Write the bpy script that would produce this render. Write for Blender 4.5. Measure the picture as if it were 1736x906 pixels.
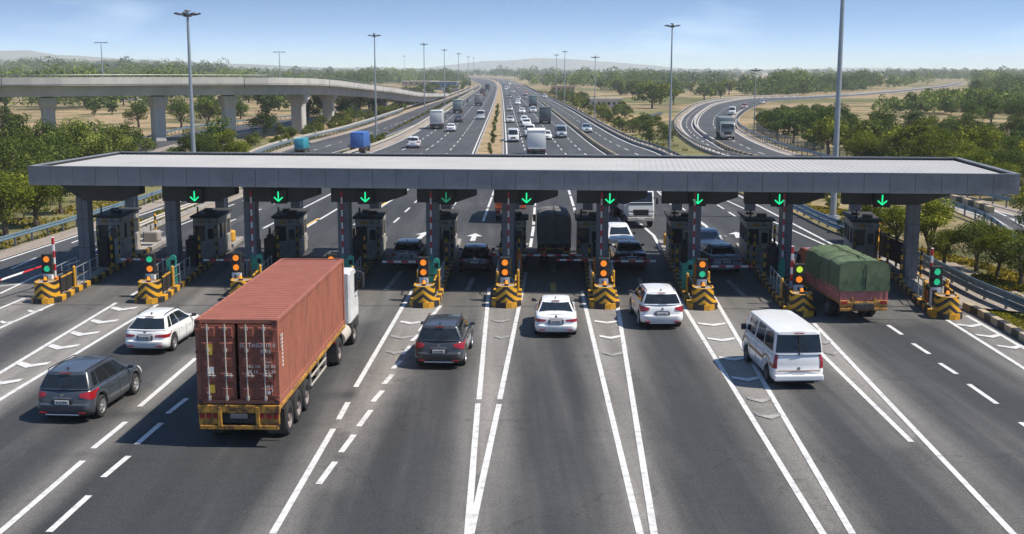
import bpy, bmesh, math, random
import numpy as np
from mathutils import Vector, Matrix, noise as mnoise

random.seed(7); rng = np.random.default_rng(7)
scene = bpy.context.scene
for o in list(bpy.data.objects): bpy.data.objects.remove(o)
rad = math.radians
HAZE = .00017

# ------------------------------------------------------------------ camera
FPX, CAMH, HORY = 2000.0, 11.0, 120.0          # focal length in photo pixels, camera height, horizon row
TH = math.atan((453 - HORY) / FPX); CT, ST = math.cos(TH), math.sin(TH)
cam = bpy.data.cameras.new('camera'); camo = bpy.data.objects.new('camera', cam)
scene.collection.objects.link(camo); scene.camera = camo
camo.location = (0, 0, CAMH); camo.rotation_euler = (math.pi / 2 - TH, 0, 0)
cam.sensor_width = 36; cam.lens = 36 * FPX / 1736; cam.clip_start = 0.5; cam.clip_end = 40000

# ------------------------------------------------------------------ light
SUN_EL, SUN_AZ = rad(55), rad(99)              # azimuth measured from +Y towards +X
sdir = Vector((math.sin(SUN_AZ) * math.cos(SUN_EL), math.cos(SUN_AZ) * math.cos(SUN_EL), math.sin(SUN_EL)))
sun = bpy.data.lights.new('sun', 'SUN'); suno = bpy.data.objects.new('sun', sun)
scene.collection.objects.link(suno)
suno.rotation_euler = sdir.to_track_quat('Z', 'Y').to_euler()
sun.energy = 3.9; sun.angle = rad(0.53); sun.color = (1.0, 0.93, 0.82)
W = bpy.data.worlds.new('World'); scene.world = W; W.use_nodes = True
nt = W.node_tree; nt.nodes.clear()
sky = nt.nodes.new('ShaderNodeTexSky'); sky.sky_type = 'NISHITA'; sky.sun_disc = False
sky.sun_elevation = SUN_EL; sky.sun_rotation = SUN_AZ; sky.air_density = 1.0; sky.dust_density = 0.0; sky.ozone_density = 4.0
bg = nt.nodes.new('ShaderNodeBackground'); bg.inputs[1].default_value = 0.104
wo = nt.nodes.new('ShaderNodeOutputWorld')
# faint fair-weather cloud wisps, a property of the sky itself
tc = nt.nodes.new('ShaderNodeTexCoord'); mp = nt.nodes.new('ShaderNodeMapping'); mp.inputs['Scale'].default_value = (1.0, 1.0, 4.0)
cn = nt.nodes.new('ShaderNodeTexNoise'); cn.inputs['Scale'].default_value = 5.5; cn.inputs['Detail'].default_value = 7
cr = nt.nodes.new('ShaderNodeValToRGB'); cr.color_ramp.elements[0].position = 0.54; cr.color_ramp.elements[1].position = 0.76
cr.color_ramp.elements[1].color = (0.4, 0.4, 0.4, 1)
mx = nt.nodes.new('ShaderNodeMixRGB'); mx.inputs[2].default_value = (8.5, 8.8, 9.3, 1)
L = nt.links.new
sm = nt.nodes.new('ShaderNodeMapping'); sm.inputs['Scale'].default_value = (1, 1, 7.5); sn = nt.nodes.new('ShaderNodeVectorMath'); sn.operation = 'NORMALIZE'
L(tc.outputs['Generated'], sm.inputs[0]); L(sm.outputs[0], sn.inputs[0]); L(sn.outputs[0], sky.inputs[0])
L(tc.outputs['Generated'], mp.inputs[0]); L(mp.outputs[0], cn.inputs['Vector']); L(cn.outputs[0], cr.inputs[0])
L(cr.outputs[0], mx.inputs[0]); L(sky.outputs[0], mx.inputs[1]); tn = nt.nodes.new('ShaderNodeMixRGB'); tn.blend_type = 'MULTIPLY'; tn.inputs[0].default_value = 1; tn.inputs[2].default_value = (.80, .97, 1.03, 1)
L(mx.outputs[0], tn.inputs[1]); L(tn.outputs[0], bg.inputs[0]); L(bg.outputs[0], wo.inputs[0])
vs = scene.view_settings; vs.view_transform = 'Standard'; vs.look = 'None'; vs.exposure = 0.80; vs.gamma = 1; vs.use_curve_mapping = False
scene.render.engine = 'CYCLES'
cy = scene.cycles; cy.max_bounces = 6; cy.diffuse_bounces = 2; cy.glossy_bounces = 3; cy.transmission_bounces = 4
cy.transparent_max_bounces = 6; cy.volume_bounces = 2; cy.use_denoising = True; cy.caustics_reflective = False; cy.caustics_refractive = False

# ------------------------------------------------------------------ helpers
def G(px, py, z=0.0):
    """point at height z seen at photo pixel (px, py)"""
    a = (px - 868) / FPX; b = (453 - py) / FPX
    dx, dy, dz = a, CT + b * ST, -ST + b * CT
    t = (z - CAMH) / dz
    return Vector((dx * t, dy * t, z))
def at_depth(px, Y, z=0.0):
    zc = Y * CT - (z - CAMH) * ST
    return Vector(((px - 868) / FPX * zc, Y, z))
PHI = math.atan(47 / FPX * CT)                 # bearing of the toll lanes
LD = Vector((math.sin(PHI), math.cos(PHI), 0)); LR = Vector((LD.y, -LD.x, 0))

def link(o): scene.collection.objects.link(o); return o
def tag(o, label=None, cat=None, group=None, kind=None):
    if label: o['label'] = label
    if cat: o['category'] = cat
    if group: o['group'] = group
    if kind: o['kind'] = kind
    return o
def empty(name, loc=(0, 0, 0), rz=0.0, **k):
    o = bpy.data.objects.new(name, None); o.location = loc; o.rotation_euler = (0, 0, rz); link(o); o.empty_display_size = .1
    return tag(o, **k)

class MB:
    """collects geometry for ONE mesh object"""
    def __init__(s): s.v = []; s.f = []; s.m = []; s.sm = []
    def add(s, vs, fs, mi=0, smooth=False):
        b = len(s.v); s.v += [tuple(p) for p in vs]
        for f in fs: s.f.append([b + i for i in f]); s.m.append(mi); s.sm.append(smooth)
    def box(s, c, d, rz=0, mi=0, rx=0, ry=0):
        M = Matrix.Translation(c) @ Matrix.Rotation(rz, 4, 'Z') @ Matrix.Rotation(ry, 4, 'Y') @ Matrix.Rotation(rx, 4, 'X')
        x, y, z = d[0] / 2, d[1] / 2, d[2] / 2
        P = [M @ Vector(p) for p in ((-x, -y, -z), (x, -y, -z), (x, y, -z), (-x, y, -z), (-x, -y, z), (x, -y, z), (x, y, z), (-x, y, z))]
        s.add(P, [(0, 3, 2, 1), (4, 5, 6, 7), (0, 1, 5, 4), (1, 2, 6, 5), (2, 3, 7, 6), (3, 0, 4, 7)], mi)
    def bbox(s, c, d, b=.02, mi=0, rz=0):
        """box with chamfered edges"""
        bm = bmesh.new(); bmesh.ops.create_cube(bm, size=1)
        bmesh.ops.scale(bm, vec=d, verts=bm.verts)
        bmesh.ops.bevel(bm, geom=bm.edges[:], offset=b, segments=2, affect='EDGES', profile=.5)
        bmesh.ops.transform(bm, matrix=Matrix.Translation(c) @ Matrix.Rotation(rz, 4, 'Z'), verts=bm.verts)
        bm.verts.index_update()
        s.add([v.co for v in bm.verts], [[v.index for v in f.verts] for f in bm.faces], mi, False); bm.free()
    def cyl(s, p0, p1, r0, r1=None, n=12, mi=0, cap=True, smooth=True):
        r1 = r0 if r1 is None else r1
        p0, p1 = Vector(p0), Vector(p1); d = (p1 - p0).normalized()
        a = d.orthogonal().normalized(); b = d.cross(a)
        V = []
        for p, r in ((p0, r0), (p1, r1)):
            for i in range(n):
                t = 2 * math.pi * i / n; V.append(p + (a * math.cos(t) + b * math.sin(t)) * r)
        s.add(V, [(i, (i + 1) % n, n + (i + 1) % n, n + i) for i in range(n)], mi, smooth)
        if cap:
            s.add(V[:n], [tuple(reversed(range(n)))], mi); s.add(V[n:], [tuple(range(n))], mi)
    def tube(s, pts, r, n=8, mi=0):
        for a, b in zip(pts[:-1], pts[1:]): s.cyl(a, b, r, r, n, mi)
    def grid(s, rows, mi=0, smooth=True, closed=False):
        nr, nc = len(rows), len(rows[0]); V = [p for r in rows for p in r]; F = []
        for i in range(nr - 1):
            for j in range(nc if closed else nc - 1):
                k = (j + 1) % nc
                F.append((i * nc + j, i * nc + k, (i + 1) * nc + k, (i + 1) * nc + j))
        s.add(V, F, mi, smooth)
    def prism(s, poly, y0, y1, mi=0, axis='y'):
        """polygon (x,z) pushed along y, or (x,y) along z, or (y,z) along x"""
        n = len(poly)
        mk = {'y': lambda p, t: (p[0], t, p[1]), 'z': lambda p, t: (p[0], p[1], t), 'x': lambda p, t: (t, p[0], p[1])}[axis]
        V = [mk(p, y0) for p in poly] + [mk(p, y1) for p in poly]
        s.add(V, [(i, (i + 1) % n, n + (i + 1) % n, n + i) for i in range(n)] + [tuple(reversed(range(n))), tuple(range(n, 2 * n))], mi)
    def build(s, name, mats, parent=None, fix=True, sharp=35, **k):
        me = bpy.data.meshes.new(name); me.from_pydata(s.v, [], s.f)
        for m in (mats if isinstance(mats, (list, tuple)) else [mats]): me.materials.append(m)
        me.polygons.foreach_set('material_index', s.m); me.polygons.foreach_set('use_smooth', s.sm)
        if fix and len(s.f) < 60000:
            bm = bmesh.new(); bm.from_mesh(me); bmesh.ops.recalc_face_normals(bm, faces=bm.faces); bm.to_mesh(me); bm.free()
        if any(s.sm): me.set_sharp_from_angle(angle=rad(sharp))
        me.update()
        o = link(bpy.data.objects.new(name, me)); o.parent = parent
        return tag(o, **k)
def inst(me, name, parent=None, loc=(0, 0, 0), rz=0, scale=None, color=None):
    o = link(bpy.data.objects.new(name, me)); o.parent = parent; o.location = loc; o.rotation_euler = (0, 0, rz)
    if scale: o.scale = scale if hasattr(scale, '__len__') else (scale,) * 3
    if color: o.color = (*color, 1)
    return o
def copy_tree(o, parent=None):
    c = o.copy(); link(c); c.parent = parent
    for ch in list(o.children): copy_tree(ch, c)
    return c
def merged_mesh(root, name, skip=()):
    """all meshes under a thing as one mesh (for far vehicles)"""
    V, F, Mi, Sm, mats = [], [], [], [], []
    def walk(o, M):
        if o.type == 'MESH' and not any(k in o.name for k in skip):
            b = len(V); V.extend([tuple(M @ v.co) for v in o.data.vertices])
            mm = []
            for m in o.data.materials:
                if m not in mats: mats.append(m)
                mm.append(mats.index(m))
            for p in o.data.polygons:
                F.append([b + i for i in p.vertices]); Mi.append(mm[p.material_index]); Sm.append(p.use_smooth)
        for ch in o.children: walk(ch, M @ ch.matrix_basis)
    walk(root, Matrix())
    me = bpy.data.meshes.new(name); me.from_pydata(V, [], F)
    for m in mats: me.materials.append(m)
    me.polygons.foreach_set('material_index', Mi); me.polygons.foreach_set('use_smooth', Sm); me.set_sharp_from_angle(angle=rad(35)); me.update()
    return me
def kill(root):
    for c in list(root.children): kill(c)
    bpy.data.objects.remove(root)

# ------------------------------------------------------------------ materials
def mat(name, col, rough=.6, metal=0., var=.12, scale=3., bump=0., spec=.5, objcol=False, detail=5, emit=None, estr=0, coat=0, dirt=None, dscale=1.2, dpos=(.5, .7), stretch=None):
    m = bpy.data.materials.new(name); m.use_nodes = True; n = m.node_tree; l = n.links.new
    b = n.nodes['Principled BSDF']; b.inputs['Roughness'].default_value = rough; b.inputs['Metallic'].default_value = metal
    b.inputs['Specular IOR Level'].default_value = spec
    if coat: b.inputs['Coat Weight'].default_value = coat; b.inputs['Coat Roughness'].default_value = .06
    t = n.nodes.new('ShaderNodeTexCoord'); vec = t.outputs['Object']
    if stretch:
        mpn = n.nodes.new('ShaderNodeMapping'); mpn.inputs['Scale'].default_value = stretch; l(vec, mpn.inputs[0]); vec = mpn.outputs[0]
    nz = n.nodes.new('ShaderNodeTexNoise'); nz.inputs['Scale'].default_value = scale; nz.inputs['Detail'].default_value = detail
    l(vec, nz.inputs['Vector'])
    mr = n.nodes.new('ShaderNodeMapRange'); mr.inputs[1].default_value = .25; mr.inputs[2].default_value = .75
    mr.inputs[3].default_value = 1 - var; mr.inputs[4].default_value = 1 + var; l(nz.outputs[0], mr.inputs[0])
    mu = n.nodes.new('ShaderNodeVectorMath'); mu.operation = 'SCALE'
    if objcol:
        oi = n.nodes.new('ShaderNodeObjectInfo'); l(oi.outputs['Color'], mu.inputs[0])
    else: mu.inputs[0].default_value = col
    l(mr.outputs[0], mu.inputs['Scale']); out = mu.outputs[0]
    if dirt:
        dn = n.nodes.new('ShaderNodeTexNoise'); dn.inputs['Scale'].default_value = dscale; dn.inputs['Detail'].default_value = 8; dn.inputs['Roughness'].default_value = .7
        l(vec, dn.inputs['Vector'])
        dr = n.nodes.new('ShaderNodeMapRange'); dr.inputs[1].default_value = dpos[0]; dr.inputs[2].default_value = dpos[1]; l(dn.outputs[0], dr.inputs[0])
        dm = n.nodes.new('ShaderNodeMixRGB'); dm.inputs[2].default_value = (*dirt, 1); l(dr.outputs[0], dm.inputs[0]); l(out, dm.inputs[1]); out = dm.outputs[0]
    l(out, b.inputs['Base Color'])
    if bump:
        bp = n.nodes.new('ShaderNodeBump'); bp.inputs['Strength'].default_value = bump; bp.inputs['Distance'].default_value = .02
        b2 = n.nodes.new('ShaderNodeTexNoise'); b2.inputs['Scale'].default_value = scale * 8; b2.inputs['Detail'].default_value = 4; l(vec, b2.inputs['Vector'])
        l(b2.outputs[0], bp.inputs['Height']); l(bp.outputs[0], b.inputs['Normal'])
    if emit: b.inputs['Emission Color'].default_value = (*emit, 1); b.inputs['Emission Strength'].default_value = estr
    return m
M = {}
M['paint'] = mat('vehicle_paint', (1, 1, 1), .28, .0, .03, 2, objcol=True, coat=.6)
M['glass'] = mat('dark_glass', (.012, .016, .02), .06, 0, .1, 2, spec=.55)
M['tyre'] = mat('tyre_rubber', (.018, .018, .018), .85, var=.25, scale=8)
M['rim'] = mat('alloy_rim', (.5, .5, .51), .35, .7)
M['steelrim'] = mat('steel_rim', (.16, .13, .12), .6, .2, .3, 9)
M['trim'] = mat('black_plastic', (.022, .022, .024), .6)
M['tail'] = mat('red_lens', (.27, .010, .014), .18, coat=.5)
M['tailw'] = mat('clear_lens', (.6, .58, .56), .2)
M['plate'] = mat('number_plate', (.62, .62, .6), .5)
M['ink'] = mat('plate_ink', (.09, .09, .1), .6)
M['chrome'] = mat('chrome', (.6, .6, .62), .2, .9)
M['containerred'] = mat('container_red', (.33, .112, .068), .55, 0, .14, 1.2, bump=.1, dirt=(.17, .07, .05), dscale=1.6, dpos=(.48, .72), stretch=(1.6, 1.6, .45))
M['containergroove'] = mat('container_grimy_groove', (.24, .075, .048), .6, 0, .16, 1.2, dirt=(.16, .06, .045), dscale=2.0, dpos=(.5, .8))  # darker red that paints shade into the corrugation recesses
M['containerdoor'] = mat('container_door_red', (.22, .062, .038), .5, 0, .18, 2, dirt=(.1, .035, .025), dscale=3, dpos=(.5, .8))
M['truckyellow'] = mat('truck_yellow', (.50, .25, .03), .6, 0, .25, 3, dirt=(.10, .045, .02), dscale=5, dpos=(.42, .62))
M['chassis'] = mat('chassis_black', (.03, .028, .027), .75, 0, .3, 4, dirt=(.09, .07, .05), dscale=3, dpos=(.5, .8))
M['cabwhite'] = mat('cab_white', (.72, .72, .71), .35, coat=.3, dirt=(.5, .48, .44), dscale=1, dpos=(.55, .9))
M['stickeryellow'] = mat('yellow_sticker', (.55, .36, .04), .5, 0, .2, 6)
M['lettering'] = mat('white_lettering', (.68, .66, .62), .6)
M['tarpgreen'] = mat('green_tarpaulin', (.07, .11, .05), .75, 0, .3, 2.2, bump=.7, dirt=(.11, .14, .08), dscale=1.4, dpos=(.45, .75))
M['tarpgrey'] = mat('grey_tarpaulin', (.13, .13, .13), .8, 0, .25, 2.5, bump=.3)
M['tarppale'] = mat('pale_tarpaulin', (.5, .48, .42), .8, 0, .12, 2.5, bump=.2)
M['bodypink'] = mat('faded_pink_boards', (.42, .14, .12), .65, 0, .25, 4, dirt=(.25, .16, .13), dscale=5, dpos=(.5, .7))
M['roofmetal'] = mat('roof_sheet_pale', (.40, .385, .365), .6, .0, .08, .35, dirt=(.37, .35, .33), dscale=.6, dpos=(.5, .75))
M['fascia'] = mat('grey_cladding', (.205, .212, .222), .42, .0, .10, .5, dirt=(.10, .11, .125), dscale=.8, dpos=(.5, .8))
M['colgrey'] = mat('column_cladding', (.135, .152, .175), .45, .1, .14, .9, dirt=(.07, .075, .085), dscale=1.2, dpos=(.5, .8))
M['seam'] = mat('panel_seam', (.025, .028, .032), .7)
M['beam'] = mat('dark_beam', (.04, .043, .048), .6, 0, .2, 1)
M['booth'] = mat('booth_panel', (.34, .32, .29), .55, 0, .15, 2, dirt=(.1, .09, .08), dscale=2.5, dpos=(.5, .75))
M['boothroof'] = mat('booth_roof', (.03, .03, .03), .8)
M['yellow'] = mat('safety_yellow', (.60, .30, .015), .55, 0, .18, 4, dirt=(.2, .12, .04), dscale=5, dpos=(.5, .7))
M['black'] = mat('safety_black', (.022, .021, .02), .6, 0, .2, 4, dirt=(.09, .08, .07), dscale=5, dpos=(.56, .85))
M['concrete'] = mat('concrete', (.30, .275, .25), .85, 0, .18, 1.5, bump=.2, dirt=(.18, .165, .15), dscale=1.3, dpos=(.48, .75))
M['viaduct'] = mat('viaduct_concrete', (.43, .41, .375), .85, 0, .12, .25, dirt=(.30, .285, .265), dscale=.35, dpos=(.48, .75), stretch=(1, 1, .35))
M['red'] = mat('boom_red', (.5, .02, .03), .5); M['white'] = mat('boom_white', (.72, .71, .69), .5)
M['yellowworn'] = mat('worn_barrier_yellow', (.45, .32, .12), .7, 0, .2, 3, dirt=(.32, .28, .22), dscale=2, dpos=(.4, .6)); M['kerbworn'] = mat('worn_kerb', (.33, .27, .19), .8, 0, .3, 3, dirt=(.45, .25, .05), dscale=1.2, dpos=(.55, .65))
M['teal'] = mat('teal_panel', (.03, .30, .22), .5, 0, .15, 3)
M['orange'] = mat('orange_paint', (.75, .20, .02), .5, 0, .15, 3)
M['rail'] = mat('rail_grey', (.16, .165, .17), .5, .4, .2, 2)
M['railblue'] = mat('rail_blue_grey', (.13, .20, .24), .42, .3, .2, 2)
M['railpale'] = mat('rail_pale', (.42, .38, .33), .7, 0, .15, 1.5)
M['mast'] = mat('galvanised_mast', (.33, .36, .38), .4, .5, .1, 2)
M['lampdark'] = mat('lamp_housing', (.06, .065, .07), .5)
M['lampglass'] = mat('lamp_glass', (.5, .5, .48), .2)
M['bark'] = mat('bark', (.10, .075, .055), .9, 0, .3, 4, bump=.4)
M['paintwhite'] = mat('road_paint_white', (.56, .55, .53), .7, 0, .12, 2.5, dirt=(.26, .25, .24), dscale=3.5, dpos=(.50, .74))
M['paintfaded'] = mat('road_paint_faded', (.30, .29, .275), .75, 0, .2, 1.5, dirt=(.15, .145, .14), dscale=2.2, dpos=(.42, .65))
M['paintyellow'] = mat('road_paint_yellow', (.60, .40, .08), .7, 0, .15, 2, dirt=(.3, .26, .2), dscale=3, dpos=(.5, .8))
M['sig_or'] = mat('lamp_orange', (.8, .25, .02), .4, emit=(1, .25, .015), estr=.5)
M['sig_gr'] = mat('lamp_green', (.02, .5, .25), .4, emit=(.02, .6, .28), estr=.35)
M['sig_yl'] = mat('lamp_yellow_green', (.5, .6, .05), .4, emit=(.45, .65, .04), estr=.6)
M['arrow'] = mat('arrow_lamp', (.02, .6, .25), .4, emit=(.01, .75, .28), estr=.7)
M['arrowdim'] = mat('arrow_lamp_dim', (.02, .25, .14), .5, emit=(.01, .3, .14), estr=.35)
M['wallpale'] = mat('pale_wall', (.5, .46, .4), .8, 0, .15, .3); M['walltan'] = mat('tan_wall', (.42, .3, .2), .8, 0, .15, .3)
M['bluewall'] = mat('blue_sheet_wall', (.10, .17, .30), .5, 0, .15, .3); M['winglass'] = mat('window_glass', (.03, .04, .05), .15)
M['boxgrey'] = mat('cargo_box', (1, 1, 1), .5, 0, .06, 1, objcol=True, dirt=None)
M['skin'] = mat('skin', (.25, .14, .09), .6); M['cloth'] = mat('dark_cloth', (.04, .04, .06), .8)

def leafmat():
    m = bpy.data.materials.new('leaves'); m.use_nodes = True; n = m.node_tree; l = n.links.new; n.nodes.clear()
    out = n.nodes.new('ShaderNodeOutputMaterial'); at = n.nodes.new('ShaderNodeAttribute'); at.attribute_name = 'tone'
    oi = n.nodes.new('ShaderNodeObjectInfo'); r = n.nodes.new('ShaderNodeValToRGB')
    e = r.color_ramp.elements; e[0].position = 0; e[0].color = (.035, .06, .014, 1); e[1].position = 1; e[1].color = (.34, .35, .075, 1)
    k = e.new(.55); k.color = (.12, .155, .038, 1)
    l(at.outputs['Fac'], r.inputs[0])
    mu = n.nodes.new('ShaderNodeMixRGB'); mu.blend_type = 'MULTIPLY'; mu.inputs[0].default_value = 1; l(r.outputs[0], mu.inputs[1]); l(oi.outputs['Color'], mu.inputs[2])
    hv = n.nodes.new('ShaderNodeMapRange'); hv.inputs[3].default_value = .8; hv.inputs[4].default_value = 1.25; l(oi.outputs['Random'], hv.inputs[0])
    sc = n.nodes.new('ShaderNodeVectorMath'); sc.operation = 'SCALE'; l(mu.outputs[0], sc.inputs[0]); l(hv.outputs[0], sc.inputs['Scale'])
    d = n.nodes.new('ShaderNodeBsdfDiffuse'); t = n.nodes.new('ShaderNodeBsdfTranslucent'); mxs = n.nodes.new('ShaderNodeMixShader'); mxs.inputs[0].default_value = .3
    l(sc.outputs[0], d.inputs[0]); l(sc.outputs[0], t.inputs[0]); l(d.outputs[0], mxs.inputs[1]); l(t.outputs[0], mxs.inputs[2]); l(mxs.outputs[0], out.inputs[0])
    return m
M['leaf'] = leafmat()

def roadmat(name, base, light, rot, wear=False):
    m = bpy.data.materials.new(name); m.use_nodes = True; n = m.node_tree; l = n.links.new
    b = n.nodes['Principled BSDF']; b.inputs['Roughness'].default_value = .86; b.inputs['Specular IOR Level'].default_value = .3
    t = n.nodes.new('ShaderNodeTexCoord')
    def nz(scale, stretch, det=5, rough=.55):
        mp = n.nodes.new('ShaderNodeMapping'); mp.vector_type = 'TEXTURE'; mp.inputs['Rotation'].default_value = (0, 0, -rot); mp.inputs['Scale'].default_value = stretch
        l(t.outputs['Object'], mp.inputs[0]); k = n.nodes.new('ShaderNodeTexNoise'); k.inputs['Scale'].default_value = scale; k.inputs['Detail'].default_value = det; k.inputs['Roughness'].default_value = rough
        l(mp.outputs[0], k.inputs['Vector']); return k.outputs[0]
    def rng_(x, a, bb, c, d):
        k = n.nodes.new('ShaderNodeMapRange'); k.inputs[1].default_value = a; k.inputs[2].default_value = bb; k.inputs[3].default_value = c; k.inputs[4].default_value = d; l(x, k.inputs[0]); return k.outputs[0]
    def math_(op, a, bb):
        k = n.nodes.new('ShaderNodeMath'); k.operation = op
        for i, x in enumerate((a, bb)):
            if isinstance(x, (int, float)): k.inputs[i].default_value = x
            else: l(x, k.inputs[i])
        return k.outputs[0]
    streak = rng_(nz(.9, (1, 26, 1)), .3, .7, -.18, .18); patch = rng_(nz(.12, (1, 2.5, 1)), .3, .7, -.16, .16)
    grain = rng_(nz(15, (1, 1, 1), 3, .8), .25, .75, -.55, .55); mid = rng_(nz(2.5, (1, 1, 1), 6, .7), .3, .7, -.12, .12)
    s = math_('ADD', math_('ADD', streak, patch), math_('ADD', grain, mid))
    mul = math_('ADD', s, 1.0)
    cm = n.nodes.new('ShaderNodeMixRGB'); cm.inputs[1].default_value = (*base, 1); cm.inputs[2].default_value = (*light, 1)
    if wear:
        a = n.nodes.new('ShaderNodeAttribute'); a.attribute_name = 'wear'
        w = math_('ADD', a.outputs['Fac'], math_('MULTIPLY', math_('ADD', streak, patch), .7)); w2 = rng_(w, 0, 1, 0, 1); l(w2, cm.inputs[0])
    else: l(rng_(nz(.5, (1, 18, 1)), .5, .8, 0, .6), cm.inputs[0])
    sc = n.nodes.new('ShaderNodeVectorMath'); sc.operation = 'SCALE'; l(cm.outputs[0], sc.inputs[0]); l(mul, sc.inputs['Scale'])
    # tar-sealed cracks
    vo = n.nodes.new('ShaderNodeTexVoronoi'); vo.feature = 'DISTANCE_TO_EDGE'; vo.inputs['Scale'].default_value = .11
    ds = n.nodes.new('ShaderNodeMixRGB'); ds.blend_type = 'ADD'; ds.inputs[0].default_value = 1
    wn = n.nodes.new('ShaderNodeTexNoise'); wn.inputs['Scale'].default_value = .8; wn.inputs['Detail'].default_value = 6; l(t.outputs['Object'], wn.inputs['Vector'])
    ws = n.nodes.new('ShaderNodeVectorMath'); ws.operation = 'SCALE'; ws.inputs['Scale'].default_value = 2.2; l(wn.outputs['Color'], ws.inputs[0])
    l(t.outputs['Object'], ds.inputs[1]); l(ws.outputs[0], ds.inputs[2]); l(ds.outputs[0], vo.inputs['Vector'])
    ck = rng_(vo.outputs['Distance'], .0015, .004, .74, 1.0)
    s2 = n.nodes.new('ShaderNodeVectorMath'); s2.operation = 'SCALE'; l(sc.outputs[0], s2.inputs[0]); l(ck, s2.inputs['Scale']); l(s2.outputs[0], b.inputs['Base Color'])
    bp = n.nodes.new('ShaderNodeBump'); bp.inputs['Strength'].default_value = .25; bp.inputs['Distance'].default_value = .01; l(nz(40, (1, 1, 1), 2), bp.inputs['Height']); l(bp.outputs[0], b.inputs['Normal'])
    return m
M['asphalt'] = roadmat('asphalt_plaza', (.042, .0425, .044), (.20, .185, .168), -PHI, True)
M['asphalt_hw'] = roadmat('asphalt_highway', (.056, .057, .06), (.08, .08, .081), 0.045)
M['shoulder'] = roadmat('concrete_shoulder', (.27, .225, .185), (.33, .28, .235), -PHI)

def groundmat():
    m = bpy.data.materials.new('dry_fields'); m.use_nodes = True; n = m.node_tree; l = n.links.new
    b = n.nodes['Principled BSDF']; b.inputs['Roughness'].default_value = .95; b.inputs['Specular IOR Level'].default_value = .1
    t = n.nodes.new('ShaderNodeTexCoord')
    mp = n.nodes.new('ShaderNodeMapping'); mp.inputs['Scale'].default_value = (.0055, .014, 1); mp.inputs['Rotation'].default_value = (0, 0, .12); l(t.outputs['Object'], mp.inputs[0])
    vo = n.nodes.new('ShaderNodeTexVoronoi'); vo.inputs['Scale'].default_value = 1; vo.inputs['Randomness'].default_value = .8; l(mp.outputs[0], vo.inputs['Vector'])
    sp = n.nodes.new('ShaderNodeSeparateColor'); l(vo.outputs['Color'], sp.inputs[0])
    r = n.nodes.new('ShaderNodeValToRGB'); r.color_ramp.interpolation = 'CONSTANT'; e = r.color_ramp.elements
    cols = [(0, (.36, .255, .15)), (.3, (.30, .225, .125)), (.48, (.13, .135, .055)), (.62, (.33, .235, .14)), (.8, (.19, .175, .08)), (.9, (.38, .29, .18))]
    e[0].position = 0; e[0].color = (*cols[0][1], 1); e[1].position = .3; e[1].color = (*cols[1][1], 1)
    for p, c in cols[2:]: k = e.new(p); k.color = (*c, 1)
    l(sp.outputs[0], r.inputs[0])
    def nz(s, d=6, ro=.6):
        k = n.nodes.new('ShaderNodeTexNoise'); k.inputs['Scale'].default_value = s; k.inputs['Detail'].default_value = d; k.inputs['Roughness'].default_value = ro; l(t.outputs['Object'], k.inputs['Vector']); return k.outputs[0]
    def ramp(x, a, bb, c=0, d=1):
        k = n.nodes.new('ShaderNodeMapRange'); k.inputs[1].default_value = a; k.inputs[2].default_value = bb; k.inputs[3].default_value = c; k.inputs[4].default_value = d; l(x, k.inputs[0]); return k.outputs[0]
    g1 = n.nodes.new('ShaderNodeMixRGB'); g1.inputs[2].default_value = (.085, .09, .035, 1); l(ramp(nz(.05, 8, .7), .46, .60), g1.inputs[0]); l(r.outputs[0], g1.inputs[1])
    g2 = n.nodes.new('ShaderNodeMixRGB'); g2.inputs[2].default_value = (.15, .13, .06, 1); l(ramp(nz(.9, 8, .75), .48, .66, 0, .75), g2.inputs[0]); l(g1.outputs[0], g2.inputs[1])
    sc = n.nodes.new('ShaderNodeVectorMath'); sc.operation = 'SCALE'; l(g2.outputs[0], sc.inputs[0]); l(ramp(nz(6, 6, .8), .25, .75, .6, 1.35), sc.inputs['Scale'])
    l(sc.outputs[0], b.inputs['Base Color'])
    bp = n.nodes.new('ShaderNodeBump'); bp.inputs['Strength'].default_value = .6; bp.inputs['Distance'].default_value = .15; l(nz(5, 6, .7), bp.inputs['Height']); l(bp.outputs[0], b.inputs['Normal'])
    return m
M['ground'] = groundmat()
M['verge'] = mat('verge_dry_grass', (.17, .135, .065), .95, 0, .35, .8, bump=.6, dirt=(.085, .095, .035), dscale=.5, dpos=(.46, .58), spec=.1)
M['sand'] = mat('sandy_verge', (.33, .235, .14), .95, 0, .2, .6, bump=.4, dirt=(.12, .12, .05), dscale=.35, dpos=(.5, .62), spec=.1)

# ------------------------------------------------------------------ polylines on the ground
def cr_spline(pts, n=8):
    """smooth curve through points (Vectors)"""
    P = [Vector(p) for p in pts]
    if len(P) < 3: return [P[0].lerp(P[-1], i / n) for i in range(n + 1)]
    P = [P[0] * 2 - P[1]] + P + [P[-1] * 2 - P[-2]]; out = []
    for i in range(1, len(P) - 2):
        p0, p1, p2, p3 = P[i - 1:i + 3]
        d0, d1, d2 = [max((b - a).length, 1e-3) ** .5 for a, b in ((p0, p1), (p1, p2), (p2, p3))]
        m1 = (p1 - p0) / d0 - (p2 - p0) / (d0 + d1) + (p2 - p1) / d1; m2 = (p2 - p1) / d1 - (p3 - p1) / (d1 + d2) + (p3 - p2) / d2
        m1 *= d1; m2 *= d1
        for k in range(n):
            t = k / n; out.append(p1 * (2 * t ** 3 - 3 * t * t + 1) + m1 * (t ** 3 - 2 * t * t + t) + p2 * (-2 * t ** 3 + 3 * t * t) + m2 * (t ** 3 - t * t))
    out.append(P[-2]); return out
def gp(px, n=8): return cr_spline([G(x, y) for x, y in px], n)
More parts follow.
